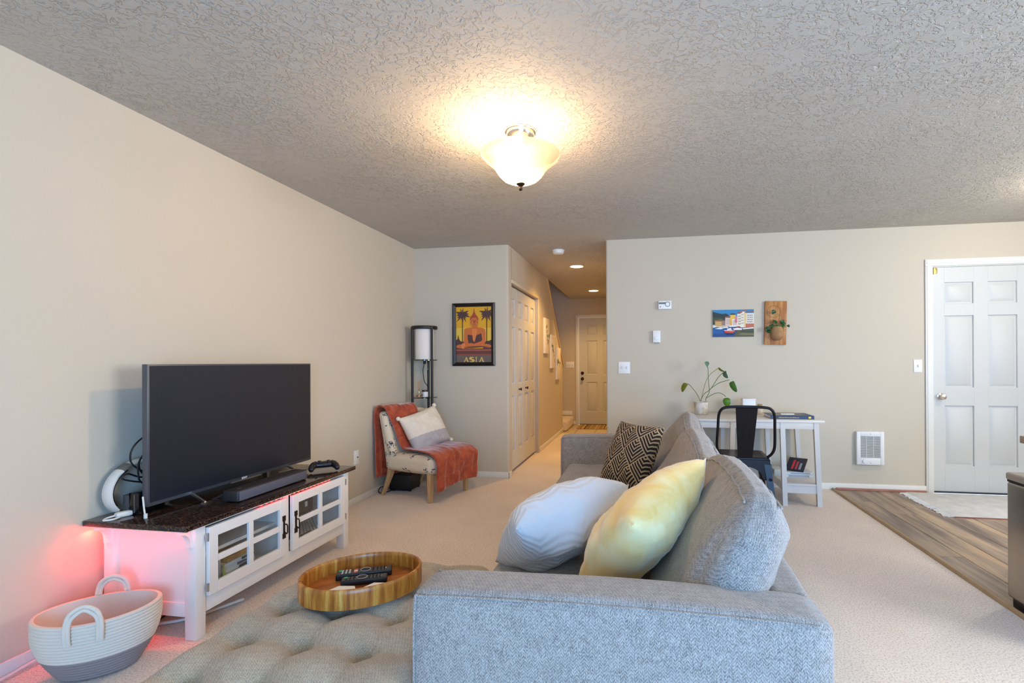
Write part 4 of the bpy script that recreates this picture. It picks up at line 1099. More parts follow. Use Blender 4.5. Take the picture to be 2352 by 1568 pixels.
S += [(OR, [(.24, .60), (.30, .615), (.45, .625), (.45, .68), (.60, .68), (.60, .625), (.75, .615), (.815, .59), (.83, .50), (.83, .36), (.74, .30), (.55, .27), (.30, .27), (.22, .30), (.23, .45)]),
      (DK, [(.33, .50), (.42, .49), (.50, .48), (.60, .49), (.71, .52), (.74, .40), (.66, .34), (.52, .33), (.42, .35), (.36, .34), (.335, .42)]),
      ((222, 130, 64), [(.45, .60), (.60, .60), (.58, .50), (.54, .40), (.52, .36), (.48, .40), (.46, .50)]),
      (OR, [(.0, .285), (.05, .315), (.22, .335), (.50, .325), (.78, .335), (.95, .32), (1.0, .285), (.95, .262), (.70, .275), (.45, .262), (.22, .245), (.03, .262)]),
      (MR, [(.20, .262), (.40, .286), (.70, .292), (.95, .276), (.70, .270), (.45, .258)]),
      ((226, 134, 72), [(.14, .30), (.19, .345), (.25, .345), (.26, .30), (.22, .245), (.17, .25)]),
      ((214, 108, 56), [(.36, .325), (.52, .335), (.70, .375), (.80, .42), (.82, .36), (.66, .315), (.5, .30)]),
      ((166, 72, 48), [(.42, .70), (.40, .77), (.42, .82), (.47, .855), (.50, .90), (.516, .985), (.532, .90), (.56, .855), (.61, .82), (.635, .77), (.615, .70)]),
      (OR, [(.435, .70), (.43, .765), (.45, .795), (.52, .80), (.585, .795), (.605, .765), (.60, .70), (.565, .655), (.52, .645), (.47, .655)]),
      (MR, rect(.462, .742, .502, .750)), (MR, rect(.535, .742, .575, .750)), (MR, [(.51, .745), (.528, .745), (.535, .705), (.505, .705)]), (RD, rect(.49, .678, .55, .686)),
      (OR, [(.405, .66), (.42, .66), (.435, .76), (.41, .765)]), (OR, [(.60, .76), (.625, .765), (.632, .66), (.617, .66)])]
LT = (228, 184, 100)
def A_(x, w): return [[(x, 0), (x+.16*w, 0), (x+.54*w, .8), (x+.46*w, 1)], [(x+.42*w, 1), (x+.60*w, 1), (x+1.0*w, 0), (x+.74*w, 0)], [(x+.2*w, .26), (x+.8*w, .26), (x+.78*w, .36), (x+.22*w, .36)], [(x-.08*w, 0), (x+.28*w, 0), (x+.28*w, .07), (x-.08*w, .07)], [(x+.62*w, 0), (x+1.1*w, 0), (x+1.1*w, .07), (x+.62*w, .07)]]
def I_(x, w): return [[(x+.3*w, 0), (x+.7*w, 0), (x+.7*w, 1), (x+.3*w, 1)], [(x, 0), (x+w, 0), (x+w, .07), (x, .07)], [(x, .93), (x+w, .93), (x+w, 1), (x, 1)]]
def S_(x, w):
    top = [(x+w*(.52+.42*math.cos(R(a))), .74+.26*math.sin(R(a))) for a in range(20, 271, 25)]; bot = [(x+w*(.48+.44*math.cos(R(a))), .27+.27*math.sin(R(a))) for a in range(90, -161, -25)]
    path = top+bot; out = []
    for i in range(len(path)-1):
        (a, b), (c, d) = path[i], path[i+1]; ln = math.hypot(c-a, (d-b)*.6) or 1
        th = .045+.05*math.sin(math.pi*i/(len(path)-2)); nx, ny = -(d-b)*.6/ln*th*.45, (c-a)/ln*th*1.2
        out.append([(a-nx, b-ny), (c-nx, d-ny), (c+nx, d+ny), (a+nx, b+ny)])
    return out
for g in A_(.225, .135)+S_(.40, .10)+I_(.545, .055)+A_(.655, .135): S.append((LT, [(u, .008+v*.088) for u, v in g]))
for k in range(6): S.append(((150, 120, 84), rect(.03+k*.021, .100+(.004 if k % 2 else 0), .046+k*.021, .112)))
S.append(((150, 120, 84), rect(.185, .102, .20, .112))); S.append(((150, 120, 84), rect(.205, .102, .22, .112)))
art = flat_art('poster_print', S, pw_-2*fi+.004, ph_-2*fi+.004, po, tag_='poster'); art.location.y = -.006
MB().box(-pw_/2+fi-.002, -.0035, -ph_/2+fi-.002, pw_/2-fi+.002, 0, ph_/2-fi+.002).build('backing', 'black', po, 0)

# ------------------------------------------------------------------ ceiling lamp in the living room
cl = thing('ceiling_lamp', 'semi-flush ceiling lamp with lit alabaster glass bowl and brushed metal canopy', 'ceiling lamp', (-.632, 2.555, C))
MB().lathe([(0, 0), (.083, 0), (.085, -.006), (.081, -.014), (.074, -.018), (.072, -.030), (.062, -.040), (.058, -.054), (.046, -.064), (.036, -.068), (.034, -.080), (.014, -.086), (.010, -.11), (0, -.11)], 36).build('canopy', 'nickel', cl, 50)
MB().cyl((0, 0, -.08), (0, 0, -.285), .008, n=12).build('stem', 'nickel', cl, 50)
bowl = [(.206, -.118), (.209, -.124), (.206, -.131), (.190, -.152), (.165, -.172), (.143, -.190), (.128, -.212), (.112, -.236), (.090, -.256), (.060, -.270), (.026, -.277), (.010, -.278)]
inner = [(r_-.007, z+.004) for r_, z in bowl[2:]]
t = NT('alabaster_glass')
tl = t.n('ShaderNodeBsdfTranslucent', {0: (.022, .016, .011, 1)}); df_ = t.n('ShaderNodeBsdfPrincipled', {'Base Color': rgb((244, 232, 214)), 'Roughness': .3})
tp = t.n('ShaderNodeBsdfTransparent', {0: (1, .95, .88, 1)})
m1 = t.n('ShaderNodeMixShader', {0: .35, 1: tl.outputs[0], 2: df_.outputs[0]}); m2 = t.n('ShaderNodeMixShader', {0: .46, 1: m1.outputs[0], 2: tp.outputs[0]})
t.link(m2.outputs[0], t.out.inputs[0])
MATS['alabaster'] = t.m
MB().lathe(bowl+inner[::-1]+[bowl[0]], 48).build('glass_bowl', 'alabaster', cl, 60)
MB().lathe([(0, -.272), (.022, -.274), (.023, -.279), (.016, -.286), (.008, -.292), (.008, -.298), (.010, -.303), (.007, -.312), (0, -.315)], 20).build('finial', 'bronze', cl, 50)
point('ceiling_lamp_light', (-.03, -.02, -.215), 58, (1, .76, .50), .035, cl)

# kitchen flush light (source of the bright kitchen ceiling)
kl = thing('kitchen_light', 'round white flush ceiling light between the table and the entry door', 'ceiling light', (3.05, 3.7, C))
MB().lathe([(0, 0), (.17, 0), (.17, -.02), (.16, -.025), (0, -.025)], 32).build('base', 'white', kl, 40)
MB().lathe([(.155, -.022), (.150, -.05), (.12, -.08), (.06, -.098), (0, -.102)], 32).build('diffuser', mat('lit_diffuser', (250, 246, 236), .4, emit=((255, 246, 228), 8)), kl, 60)
point('kitchen_light_offscreen', (0, 0, -.15), 12, (1, .91, .78), .09, kl)

# ------------------------------------------------------------------ hallway fittings
sd = thing('smoke_detector', 'round white smoke detector on the hallway ceiling', 'smoke detector', (-.904, 5.34, C))
MB().lathe([(0, 0), (.068, 0), (.068, -.012), (0, -.012)], 28).build('base', 'plate_white', sd, 40)
MB().lathe([(.062, -.012), (.060, -.034), (.048, -.042), (0, -.044)], 28).build('cover', 'plate_white', sd, 40)
for k, y in enumerate((6.27, 8.45)):
    rl = thing('recessed_light', ['round recessed ceiling light over the bifold closet doors', 'round recessed ceiling light next to the hallway entry door'][k], 'ceiling light', (-.825, y, C), group='recessed hallway lights')
    MB().lathe([(.078, 0), (.098, 0), (.098, -.005), (.080, -.006), (.078, 0)], 32).build('trim_ring', 'white', rl, 40)
    MB().lathe([(0, -.002), (.080, -.002), (.080, -.004), (0, -.004)], 32).build('lens', mat('downlight', (255, 240, 210), .4, emit=((255, 226, 176), 9)), rl, 40)
    lp = bpy.data.lights.new('recessed_beam', 'SPOT'); lp.energy = 42; lp.color = (1, .58, .19); lp.spot_size = R(140); lp.spot_blend = .8; lp.shadow_soft_size = .07
    lo = bpy.data.objects.new('recessed_beam', lp); COL.objects.link(lo); lo.parent = rl; lo.location = (0, 0, -.012)
for k, (y0, y1, z0, z1) in enumerate(((6.80, 7.13, 1.318, 1.815), (7.285, 7.59, 1.104, 1.606), (7.765, 8.10, .918, 1.425))):
    cv = thing('canvas_print', ['tall pale canvas with a thin grey-green sprig, hanging highest on the hallway wall', 'tall pale canvas with a diagonal green vine, hanging between two others', 'tall pale canvas with a dark green leaf cluster, hanging lowest by the stair cap'][k], 'canvas', (LH, (y0+y1)/2, (z0+z1)/2), R(90), 'botanical canvases in the hallway')
    w_, h_ = y1-y0, z1-z0
    MB().box(-w_/2, -.03, -h_/2, w_/2, 0, h_/2, .003).build('canvas', mat('canvas_cream', (238, 228, 206), .9), cv, 30)
    sh = []
    r2 = random.Random(k)
    if k == 0: spine = [(.30, .82), (.42, .55), (.52, .30), (.78, .42), (.86, .60)]
    elif k == 1: spine = [(.05, .62), (.18, .70), (.30, .62), (.50, .45), (.85, .18)]
    else: spine = [(.05, .60), (.15, .52), (.30, .62), (.60, .45), (.80, .60)]
    for i in range(len(spine)-1):
        for j in range(5):
            t_ = j/5; u = spine[i][0]*(1-t_)+spine[i+1][0]*t_; v = spine[i][1]*(1-t_)+spine[i+1][1]*t_
            a = r2.random()*6.28; ln = .10+.1*r2.random(); d = (math.cos(a), math.sin(a)*.5); n_ = (-d[1]*.28, d[0]*.28)
            cc = [(120, 132, 110), (60, 130, 96), (40, 120, 90), (140, 146, 120), (90, 110, 84)][r2.randrange(5)]
            q = [(u, v), (u+d[0]*ln*.5+n_[0]*ln, v+d[1]*ln*.5+n_[1]*ln), (u+d[0]*ln, v+d[1]*ln), (u+d[0]*ln*.5-n_[0]*ln, v+d[1]*ln*.5-n_[1]*ln)]
            sh.append((cc, [(min(.98, max(.02, p)), min(.98, max(.02, s_))) for p, s_ in q]))
    a_ = flat_art('painting', sh, w_, h_, cv, tag_='leafpaint'); a_.location.y = -.0306
plate('hall_switch', 'white three-toggle switch plate beside the far hallway door', 'light switch', (-1.383, YF, 1.143), 0, .155, .118, 'switch', 3)
dm = solo(MB().box(-.36, -.28, 0, .36, .28, .012, .004), 'door_mat', 'stripes', 'brown striped door mat on the hallway tiles', 'mat', (-.83, 9.13, 0))

# ------------------------------------------------------------------ back wall fittings
al = thing('carbon_monoxide_alarm', 'white alarm with a grey display bar and round button high on the wall', 'alarm', (.212, B, 1.745))
MB().box(-.063, -.036, -.041, .063, 0, .041, .006, seg=3).build('case', 'plate_white', al, 40)
MB().box(-.058, -.0366, .008, .012, -.035, .026, .001, seg=1).build('display', mat('lcd', (96, 104, 96), .3), al, 0)
ring = [(.026+.0225*math.cos(a), -.0368, .006+.0225*math.sin(a)) for a in [2*math.pi*i/28 for i in range(28)]]
MB().tube(ring, .0022, 6, closed=True).build('button_ring', mat('ring_grey', (84, 84, 88), .5), al, 60)
MB().lathe([(.02, 0), (.019, .003), (0, .003)], 24, Matrix.Translation((.026, -.0355, .006)) @ Matrix.Rotation(R(90), 4, 'X')).build('test_button', 'plate_white', al, 50)
MB().lathe([(.005, 0), (.005, .001), (0, .001)], 12, Matrix.Translation((-.042, -.0358, -.018)) @ Matrix.Rotation(R(90), 4, 'X')).build('indicator', mat('ring_grey', (84, 84, 88), .5), al, 50)
th = thing('thermostat', 'small white wall thermostat with a dial below the alarm', 'thermostat', (.132, B, 1.437))
MB().box(-.036, -.034, -.060, .036, 0, .060, .004).build('case', 'plate_white', th, 40)
MB().lathe([(.021, 0), (.020, .006), (.018, .007), (0, .007)], 24, Matrix.Translation((-.004, -.034, -.012)) @ Matrix.Rotation(R(90), 4, 'X')).build('dial', 'plate_white', th, 50)
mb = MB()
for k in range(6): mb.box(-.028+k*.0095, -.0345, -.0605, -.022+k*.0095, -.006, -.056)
mb.build('vent_slot_shade', mat('vent_shade_dark', (90, 84, 84), .6), th, 0, label='row of dark bars standing in for the shade in the vent slots')  # no openings cut: dark bars carry the shade of the vents as colour
plate('double_switch', 'white two-toggle switch plate by the hallway opening', 'light switch', (-.185, B, 1.135), 0, .115, .116, 'switch', 2)
plate('single_switch', 'white single-toggle switch plate beside the white entry door', 'light switch', (2.451, B, 1.143), 0, .070, .115, 'switch', 1)
ht = thing('wall_heater', 'white fan wall heater with slatted grille low on the wall', 'heater', (2.040, B, .395))
mb = MB()
w_, h_ = .232, .303
mb.box(-w_/2, -.040, -h_/2, -.082, 0, h_/2, .006); mb.box(.082, -.040, -h_/2, w_/2, 0, h_/2, .006); mb.box(-.083, -.040, .108, .083, 0, h_/2, .003); mb.box(-.083, -.040, -h_/2, .083, 0, -.088, .003)
mb.build('housing', 'white', ht, 40)
MB().box(-.085, -.012, -.09, .085, -.002, .11).build('recess', mat('heater_inside', (120, 124, 132), .6), ht, 0)
mb = MB()
for k in range(25): z = -.084+k*.0078; mb.box(-.084, -.036, z, .084, -.026, z+.003)
for x in (-.03, .03): mb.box(x-.002, -.028, -.088, x+.002, -.02, .11)
mb.build('grille', 'white', ht, 0, kind='stuff')
MB().lathe([(.05, 0), (.05, .012), (.02, .016), (0, .016)], 26, Matrix.Translation((.022, -.010, -.030)) @ Matrix.Rotation(R(90), 4, 'X')).build('fan', mat('fan_dark', (58, 58, 64), .5), ht, 40)
MB().lathe([(.019, 0), (.017, .012), (0, .013)], 22, Matrix.Translation((-.052, -.039, -.118)) @ Matrix.Rotation(R(90), 4, 'X')).build('knob', 'white', ht, 50)
for z in (.13, -.136): MB().lathe([(.003, 0), (.003, .002), (0, .002)], 10, Matrix.Translation((.0, -.0395, z)) @ Matrix.Rotation(R(90), 4, 'X')).build('screw', 'bezel', ht, 50)
# harbour photograph
pp = thing('photo_print', 'frameless photo print of a colourful harbour with boats', 'picture', (.851, B, 1.557))
MB().box(-.19, -.012, -.131, .19, 0, .131).build('panel', mat('panel_edge', (210, 200, 170), .7), pp, 0)
SK = [((44, 128, 178), rect(0, .6, 1, 1)), ((84, 160, 196), rect(0, .6, .6, .8)), ((34, 46, 34), [(0, .94), (.08, .90), (.22, .85), (.34, .86), (.44, .74), (.5, .5), (0, .45)]), ((58, 66, 36), [(0, .74), (.2, .70), (.36, .66), (.4, .5), (0, .48)]),
      ((16, 62, 120), rect(0, 0, 1, .36)), ((20, 84, 148), rect(0, .12, .45, .30)), ((84, 80, 44), [(.52, .0), (1, .0), (1, .3), (.6, .28)]), ((118, 112, 70), [(.62, .08), (1, .05), (1, .12), (.7, .14)]), ((60, 66, 40), [(.7, .16), (1, .15), (1, .22), (.66, .22)])]
bl_ = [(.06, .22, .40, .58, (206, 160, 90)), (.22, .31, .42, .60, (150, 120, 100)), (.31, .43, .40, .70, (226, 196, 180)), (.42, .47, .40, .76, (222, 168, 70)), (.43, .56, .62, .82, (232, 186, 66)), (.47, .60, .38, .66, (236, 214, 196)), (.54, .60, .52, .74, (218, 130, 140)), (.60, .70, .36, .84, (238, 224, 196)), (.68, .80, .34, .92, (240, 230, 206)), (.76, .82, .34, .90, (226, 200, 140)), (.82, 1.0, .36, .86, (232, 222, 206)), (.80, 1.0, .34, .48, (196, 104, 72))]
for a, b, c_, d, col_ in bl_: SK.append((col_, rect(a, c_, b, d)))
for a, b, v, col_ in ((.04, .24, .58, (150, 96, 50)), (.30, .44, .70, (170, 90, 66)), (.59, .72, .85, (150, 66, 48)), (.66, .84, .92, (166, 96, 60)), (.78, 1.0, .87, (150, 90, 62))): SK.append((col_, [(a, v), (b, v+.03), (b, v+.07), (a, v+.035)]))
SK.append(((40, 40, 40), [(.42, .81), (.44, .85), (.49, .86), (.55, .85), (.56, .81)]))
for bx0, bx1, z0, z1 in ((.33, .42, .46, .66), (.49, .59, .44, .62), (.62, .69, .42, .8), (.70, .75, .44, .86), (.84, .98, .5, .82)):
    for i in range(3):
        for j in range(4): SK.append(((86, 64, 54), rect(bx0+(bx1-bx0)*(i+.25)/3, z0+(z1-z0)*(j+.3)/4, bx0+(bx1-bx0)*(i+.6)/3, z0+(z1-z0)*(j+.75)/4)))
SK += [((232, 226, 220), [(0, .38), (.08, .42), (.08, .36), (0, .34)]), ((236, 230, 222), [(.04, .30), (.2, .36), (.27, .32), (.2, .28)]), ((236, 230, 224), [(.22, .34), (.36, .38), (.38, .33), (.24, .32)]),
       ((200, 60, 40), [(.27, .24), (.30, .15), (.48, .13), (.55, .22), (.50, .22), (.33, .235)]), ((240, 214, 200), [(.27, .245), (.36, .25), (.55, .225), (.5, .21), (.28, .225)]), ((226, 226, 220), [(.34, .30), (.44, .33), (.47, .25), (.36, .25)]),
       ((238, 232, 226), [(.48, .30), (.60, .33), (.72, .30), (.70, .25), (.52, .25)]), ((110, 60, 50), [(.52, .25), (.70, .25), (.68, .22), (.54, .22)]), ((238, 232, 226), [(.72, .31), (.98, .34), (1, .30), (.74, .27)]), ((140, 70, 60), [(.56, .37), (.66, .39), (.66, .34), (.56, .34)]), ((236, 230, 220), [(.40, .42), (.58, .41), (.58, .37), (.40, .37)]), ((30, 26, 40), [(.3, .15), (.48, .13), (.52, .08), (.36, .09)])]
a_ = flat_art('photo', SK, .378, .260, pp, tag_='harbour'); a_.location.y = -.0124
# wall planter
wp = thing('wall_planter', 'wooden wall board holding a round pot of trailing greenery', 'planter', (1.232, B, 1.553), 0)
wp.rotation_euler = (0, R(1.2), 0)
MB().box(-.098, -.026, -.205, .098, 0, .205, .003).build('board', 'board', wp, 30)
ring = [(-.018+.059*math.cos(a), -.0262, .105+.056*math.sin(a)) for a in [2*math.pi*i/36 for i in range(36)]]
MB().tube(ring, .0012, 5, closed=True).build('engraved_ring', mat('burn', (110, 62, 28), .7), wp, 60)
mb = MB()
for z in (.024, .012, 0, -.010): mb.box(-.097, -.0265, z, -.02, -.0255, z+.003)
for z in (.024, .012, -.03, -.045, -.06, -.075): mb.box(.045, -.0265, z, .097, -.0255, z+.003)
mb.build('engraved_lines', mat('burn', (110, 62, 28), .7), wp, 0)
Tp = Matrix.Translation((.006, -.050, -.085))
MB().lathe([(0, -.082), (.030, -.078), (.052, -.05), (.058, -.015), (.052, .02), (.040, .048), (.036, .048), (.048, .018), (0, .01)], 26, Tp).build('pot', mat('clay_pot', (176, 136, 92), .7, var=(10, (140, 96, 56))), wp, 60)
mat('leaf_dark', (26, 74, 44), .4, var=(12, (40, 92, 48))); mat('leaf_light', (70, 128, 56), .4); mat('stem', (84, 118, 44), .6)
def leaf(w_, h_, T, m, parent, heart=.2, cup=.15):
    n_ = 10; vs_ = [(0, 0, 0)]; fs = []
    pts = []
    for i in range(2*n_):
        a = 2*math.pi*i/(2*n_); x = math.sin(a); y = -math.cos(a)
        y2 = y*.5+.5
        wx = x*(1-.35*y2)
        if y < -.75: y2 += heart*(1-abs(x))
        pts.append((wx*w_/2, y2*h_, cup*w_*(x*x)))
    mid = [(0, h_*.45, 0)]
    mb = MB(); mb.add(pts+mid, [(i, (i+1) % (2*n_), 2*n_) for i in range(2*n_)], T)
    o = mb.build('leaf', m, parent, 60); md = o.modifiers.new('thickness', 'SOLIDIFY'); md.thickness = .0012; return o
def face_T(p, yaw_, tilt, roll_):
    # leaf in local xy, normal z; turned so that it faces -y, then swung
    return Matrix.Translation(p) @ Matrix.Rotation(yaw_, 4, 'Z') @ Matrix.Rotation(R(90)+tilt, 4, 'X') @ Matrix.Rotation(roll_, 4, 'Z')
r2 = random.Random(5)
for k, (x, z, s_) in enumerate(((-.02, .098, .05), (-.012, .002, .05), (.028, .008, .048), (.052, -.012, .04), (.075, -.03, .034), (.096, -.032, .03), (.04, -.05, .052), (.020, -.036, .044), (-.05, -.045, .04), (-.075, -.065, .05), (-.09, -.055, .034), (-.06, -.085, .04), (-.035, -.03, .034), (.066, -.012, .03))):
    y = -.045-.03*r2.random()
    if k: MB().tube(smooth_path([(.006, -.05, -.045), ((x+.006)/2, y-.01, (z-.03)/2), (x, y, z)], 4), .0014, 5).build('stem', 'stem', wp, 60)
    else: MB().tube(smooth_path([(.006, -.05, -.045), (.02, -.06, .03), (.03, -.055, .07), (-.02, y, .085)], 5), .0014, 5).build('stem', 'stem', wp, 60)
    leaf(s_, s_*.95, face_T((x, y, z-s_*.4), R(r2.uniform(-35, 35)), R(r2.uniform(-25, 25)), R(r2.uniform(-40, 40))), 'leaf_light' if k in (6, 7, 4) else 'leaf_dark', wp)

# ------------------------------------------------------------------ desk and what is on it
dx0, dx1, dy0, dy1, dzt = .42, 1.452, 4.345, 4.965, .708
mat('desk_white', (210, 203, 194), .4)
dk = thing('desk', 'white desk with splayed legs and a low side shelf against the wall', 'desk', ((dx0+dx1)/2, 4.65, 0))
MB().box(dx0, dy0, dzt-.022, dx1, dy1, dzt, .003).build('top', 'desk_white', dk, 30, world=True)
for y0_ in (dy0+.016, dy1-.034):
    MB().box(dx0+.04, y0_, dzt-.075, dx1-.045, y0_+.018, dzt-.022, .002).build('apron', 'desk_white', dk, 30, world=True)
for (xt, xb) in ((.455, .425), (.74, .725), (1.132, 1.152), (1.392, 1.420)):
    for (yt, yb) in ((dy0+.03, dy0+.035), (dy1-.05, 4.875)):
        w_ = .019
        MB().hexa([(xb-w_, yb-w_, 0), (xb+w_, yb-w_, 0), (xb+w_, yb+w_, 0), (xb-w_, yb+w_, 0)], [(xt-w_, yt-w_, dzt-.022), (xt+w_, yt-w_, dzt-.022), (xt+w_, yt+w_, dzt-.022), (xt-w_, yt+w_, dzt-.022)]).build('leg', 'desk_white', dk, 30, world=True)
for (xa, xb) in ((1.15, 1.42), (.43, .72)):
    MB().box(xa-.01, dy0+.02, .165, xb+.005, 4.87, .182, .002).build('lower_shelf', 'desk_white', dk, 30, world=True)
    mb = MB(); mb.box(xa, dy0+.026, .105, xb-.01, dy0+.042, .165); mb.box(xa, 4.85, .105, xb-.01, 4.866, .165); mb.box(xa-.008, dy0+.03, .115, xa+.008, 4.86, .165); mb.box(xb-.012, dy0+.03, .115, xb+.002, 4.86, .165)
    mb.build('shelf_rail', 'desk_white', dk, 30, world=True)
# books on the low shelf
def book(name, label, loc, sx, sy, szz, cover, rz=0, group=None, rot=None, spine=None):
    e = thing(name, label, 'book', loc, rz, group)
    if rot: e.rotation_euler = rot
    MB().box(-sx/2, -sy/2, 0, sx/2, sy/2, .003, .0008, seg=1).box(-sx/2, -sy/2, szz-.003, sx/2, sy/2, szz, .0008, seg=1).box(-sx/2, -sy/2, .001, sx/2, -sy/2+.003, szz-.001).build('cover', cover, e, 30)
    MB().box(-sx/2+.004, -sy/2+.002, .0025, sx/2-.004, sy/2-.004, szz-.0025).build('pages', mat('pages', (226, 220, 204), .9), e, 0)
    if spine: MB().box(-sx/2*spine[1], -sy/2-.0006, szz*.22, sx/2*spine[2], -sy/2+.0004, szz*.78).build('spine_print', spine[0], e, 0)
    return e
cw_ = mat('cover_white', (214, 216, 214), .5); ctl = mat('print_grey', (150, 158, 166), .6)
book('paperback', 'white paperback at the bottom of the stack on the desk shelf', (1.33, 4.70, .182), .24, .17, .024, cw_, 0, spine=(ctl, .7, .7))
book('paperback', 'white paperback second in the stack on the desk shelf', (1.33, 4.70, .206), .23, .165, .020, mat('cover_pale', (204, 214, 216), .5), R(1), spine=(ctl, .6, .8))
book('magazine_book', 'dark-covered book with red lettering propped on the white paperbacks', (1.335, 4.715, .2265), .15, .20, .010, mat('cover_navy', (30, 32, 48), .4), 0, rot=(R(24), 0, R(-28)))
e = [o for o in COL.objects if o.name.startswith('magazine_book')][0]
e.location += Matrix.Rotation(R(-28), 3, 'Z') @ Vector((0, .10*math.cos(R(24))-.075, .10*math.sin(R(24))))
for k, cc in enumerate(((190, 50, 56), (176, 60, 70), (150, 150, 160))): MB().box(-.03+k*.03, -.08, .0098, -.012+k*.03, .06-.02*k, .0106).build('lettering_block', mat('mag_%d' % k, cc, .5), e, 0)
bx = thing('small_carton', 'pale grey carton with a dark end beside the white paperbacks', 'box', (1.172, 4.72, .182), 0)
MB().box(-.036, -.08, 0, .036, .08, .058, .002).build('carton', mat('carton', (196, 204, 200), .6), bx, 30)
MB().box(-.038, -.05, .018, -.0355, -.02, .05).build('end_label', mat('dark_end', (80, 88, 98), .5), bx, 0)
# potted plant
pt = thing('potted_plant', 'potted plant with long arching stems and broad leaves on the desk', 'plant', (.527, 4.75, dzt))
MB().lathe([(0, 0), (.054, 0), (.059, .005), (.062, .05), (.064, .108), (.063, .112), (.058, .112), (.056, .098), (0, .098)], 30).build('pot', mat('mottled_pot', (222, 216, 204), .7, var=(14, (176, 156, 128))), pt, 50)
MB().lathe([(0, .1), (.056, .1), (.056, .098), (0, .098)], 20).build('soil', mat('soil', (70, 50, 38), .95), pt, 50)
def PX(px, py, dy=0):   # point on the plane of the plant, from its traced outline
    u = (px-1284.088)/1144.135; v = (830.093-py)/1144.135
    d = fw+rt*u+up*v; k = (4.75+dy)/d.y
    return Vector((d.x*k-.527, dy, CAM_H+d.z*k-dzt))
stems = [([(1608, 921), (1601, 905), (1588, 888), (1580, 881)], .02), ([(1610, 921), (1620, 880), (1631, 860), (1650, 845)], .06), ([(1609, 921), (1617, 905), (1632, 893), (1650, 866), (1664, 853)], -.03), ([(1629, 895), (1650, 880), (1675, 872)], -.05), ([(1621, 921), (1622, 913), (1629, 899), (1627, 870), (1626, 843)], .0), ([(1622, 914), (1640, 904), (1652, 902), (1662, 906), (1667, 911)], -.06)]
tips = []
for k, (pts, dy) in enumerate(stems):
    n_ = len(pts); w3 = [PX(x, y, dy*i/(n_-1)) for i, (x, y) in enumerate(pts)]
    MB().tube(smooth_path(w3, 6), .0028 if k != 1 else .002, 6).build('stem', 'stem', pt, 60)
mat('leaf_a', (84, 128, 52), .4); mat('leaf_b', (92, 132, 108), .45); mat('leaf_c', (128, 140, 24), .4); mat('leaf_d', (76, 124, 22), .4)
def leaf_between(p0, p1, w_, turn, m, heart=.15):
    # leaf hanging from p0 to its tip p1; turn swings its face round the midrib
    p0, p1 = Vector(p0), Vector(p1); y = (p1-p0); ln = y.length; y.normalize()
    z = Vector((0, -1, 0)); z = (z-y*z.dot(y)).normalized(); x = y.cross(z)
    Tm_ = Matrix(((x.x, y.x, z.x, p0.x), (x.y, y.y, z.y, p0.y), (x.z, y.z, z.z, p0.z), (0, 0, 0, 1))) @ Matrix.Rotation(R(turn), 4, 'Y')
    return leaf(w_, ln, Tm_, m, pt, heart)
leaf_between(PX(1579, 877, .02), PX(1567, 900, .01), .085, 58, 'leaf_c')
leaf_between(PX(1627, 843, 0), PX(1619, 832, -.03), .085, 50, 'leaf_b')
leaf_between(PX(1649, 842, .06), PX(1665, 853, .05), .07, 78, 'leaf_c')
leaf_between(PX(1664, 850, -.03), PX(1672, 868, -.05), .085, 66, 'leaf_b')
leaf_between(PX(1679, 872, -.05), PX(1692, 900, -.06), .075, 44, 'leaf_a')
leaf_between(PX(1668, 912, -.06), PX(1671, 934, -.06), .080, 8, 'leaf_d', .06)
# white tissue cube, bottle, big book
tb_ = thing('white_box', 'plain white box standing on the desk behind the metal chair', 'box', (.948, 4.80, dzt))
MB().box(-.056, -.056, 0, .056, .056, .142, .004).build('box', 'white', tb_, 30)
MB().box(-.0575, -.0575, .128, .0575, .0575, .1435, .003).build('lid', 'white', tb_, 30)
bt = thing('small_bottle', 'small tan bottle standing between the white box and the large book', 'bottle', (1.052, 4.80, dzt))
MB().lathe([(0, 0), (.028, 0), (.030, .006), (.030, .045), (.024, .056), (0, .056)], 22).build('body', mat('tan_glass', (196, 176, 148), .35), bt, 50)
MB().lathe([(.022, .056), (.022, .088), (.019, .092), (0, .092)], 22).build('cap', mat('wood_cap', (150, 118, 84), .6), bt, 50)
kb = book('hardcover_book', 'large navy hardcover book with yellow spine lettering on the desk', (1.225, 4.55, dzt), .345, .25, .028, mat('cover_blue', (38, 62, 96), .45), 0, spine=(mat('spine_teal', (44, 60, 70), .5), .72, .30))
r2 = random.Random(11); mb = MB()
for k in range(24):
    x = -.105+k*.0068; hgt = .5+.25*r2.random(); mb.box(x, -.1262, .0075, x+.0042, -.1254, .0075+.014*hgt)
mb.build('spine_lettering', mat('spine_gold', (176, 160, 110), .5), kb, 0)
MB().box(.128, -.1262, .006, .148, -.1254, .022).build('publisher_mark', mat('mark_yellow', (232, 196, 60), .5), kb, 0)
MB().box(-.14, -.11, .0278, .12, .11, .0284).build('cover_photo', mat('cover_photo', (150, 140, 124), .5, var=(12, (96, 92, 90))), kb, 0)
solo(MB().box(-.055, -.02, 0, .055, .02, .008, .002), 'white_card_case', 'white', 'small white case lying on the navy hardcover book', 'case', (1.21, 4.52, dzt+.0285), R(3))
# wall outlet and charger under the desk
ol = plate('desk_outlet', 'white power outlet with a charger under the desk', 'outlet', (.985, B, .36), 0, .072, .118, 'outlet')
MB().box(-.032, -.035, -.034, -.002, -.006, -.002, .003).build('charger', 'white', ol, 30)
solo(MB().tube(smooth_path([(.968, B-.03, .32), (.945, B-.05, .25), (.93, B-.06, .15), (.94, B-.06, .03)], 6), .0028, 6), 'charger_cord', 'white_cable', 'thin white charger cord hanging to the floor under the desk', 'cord')

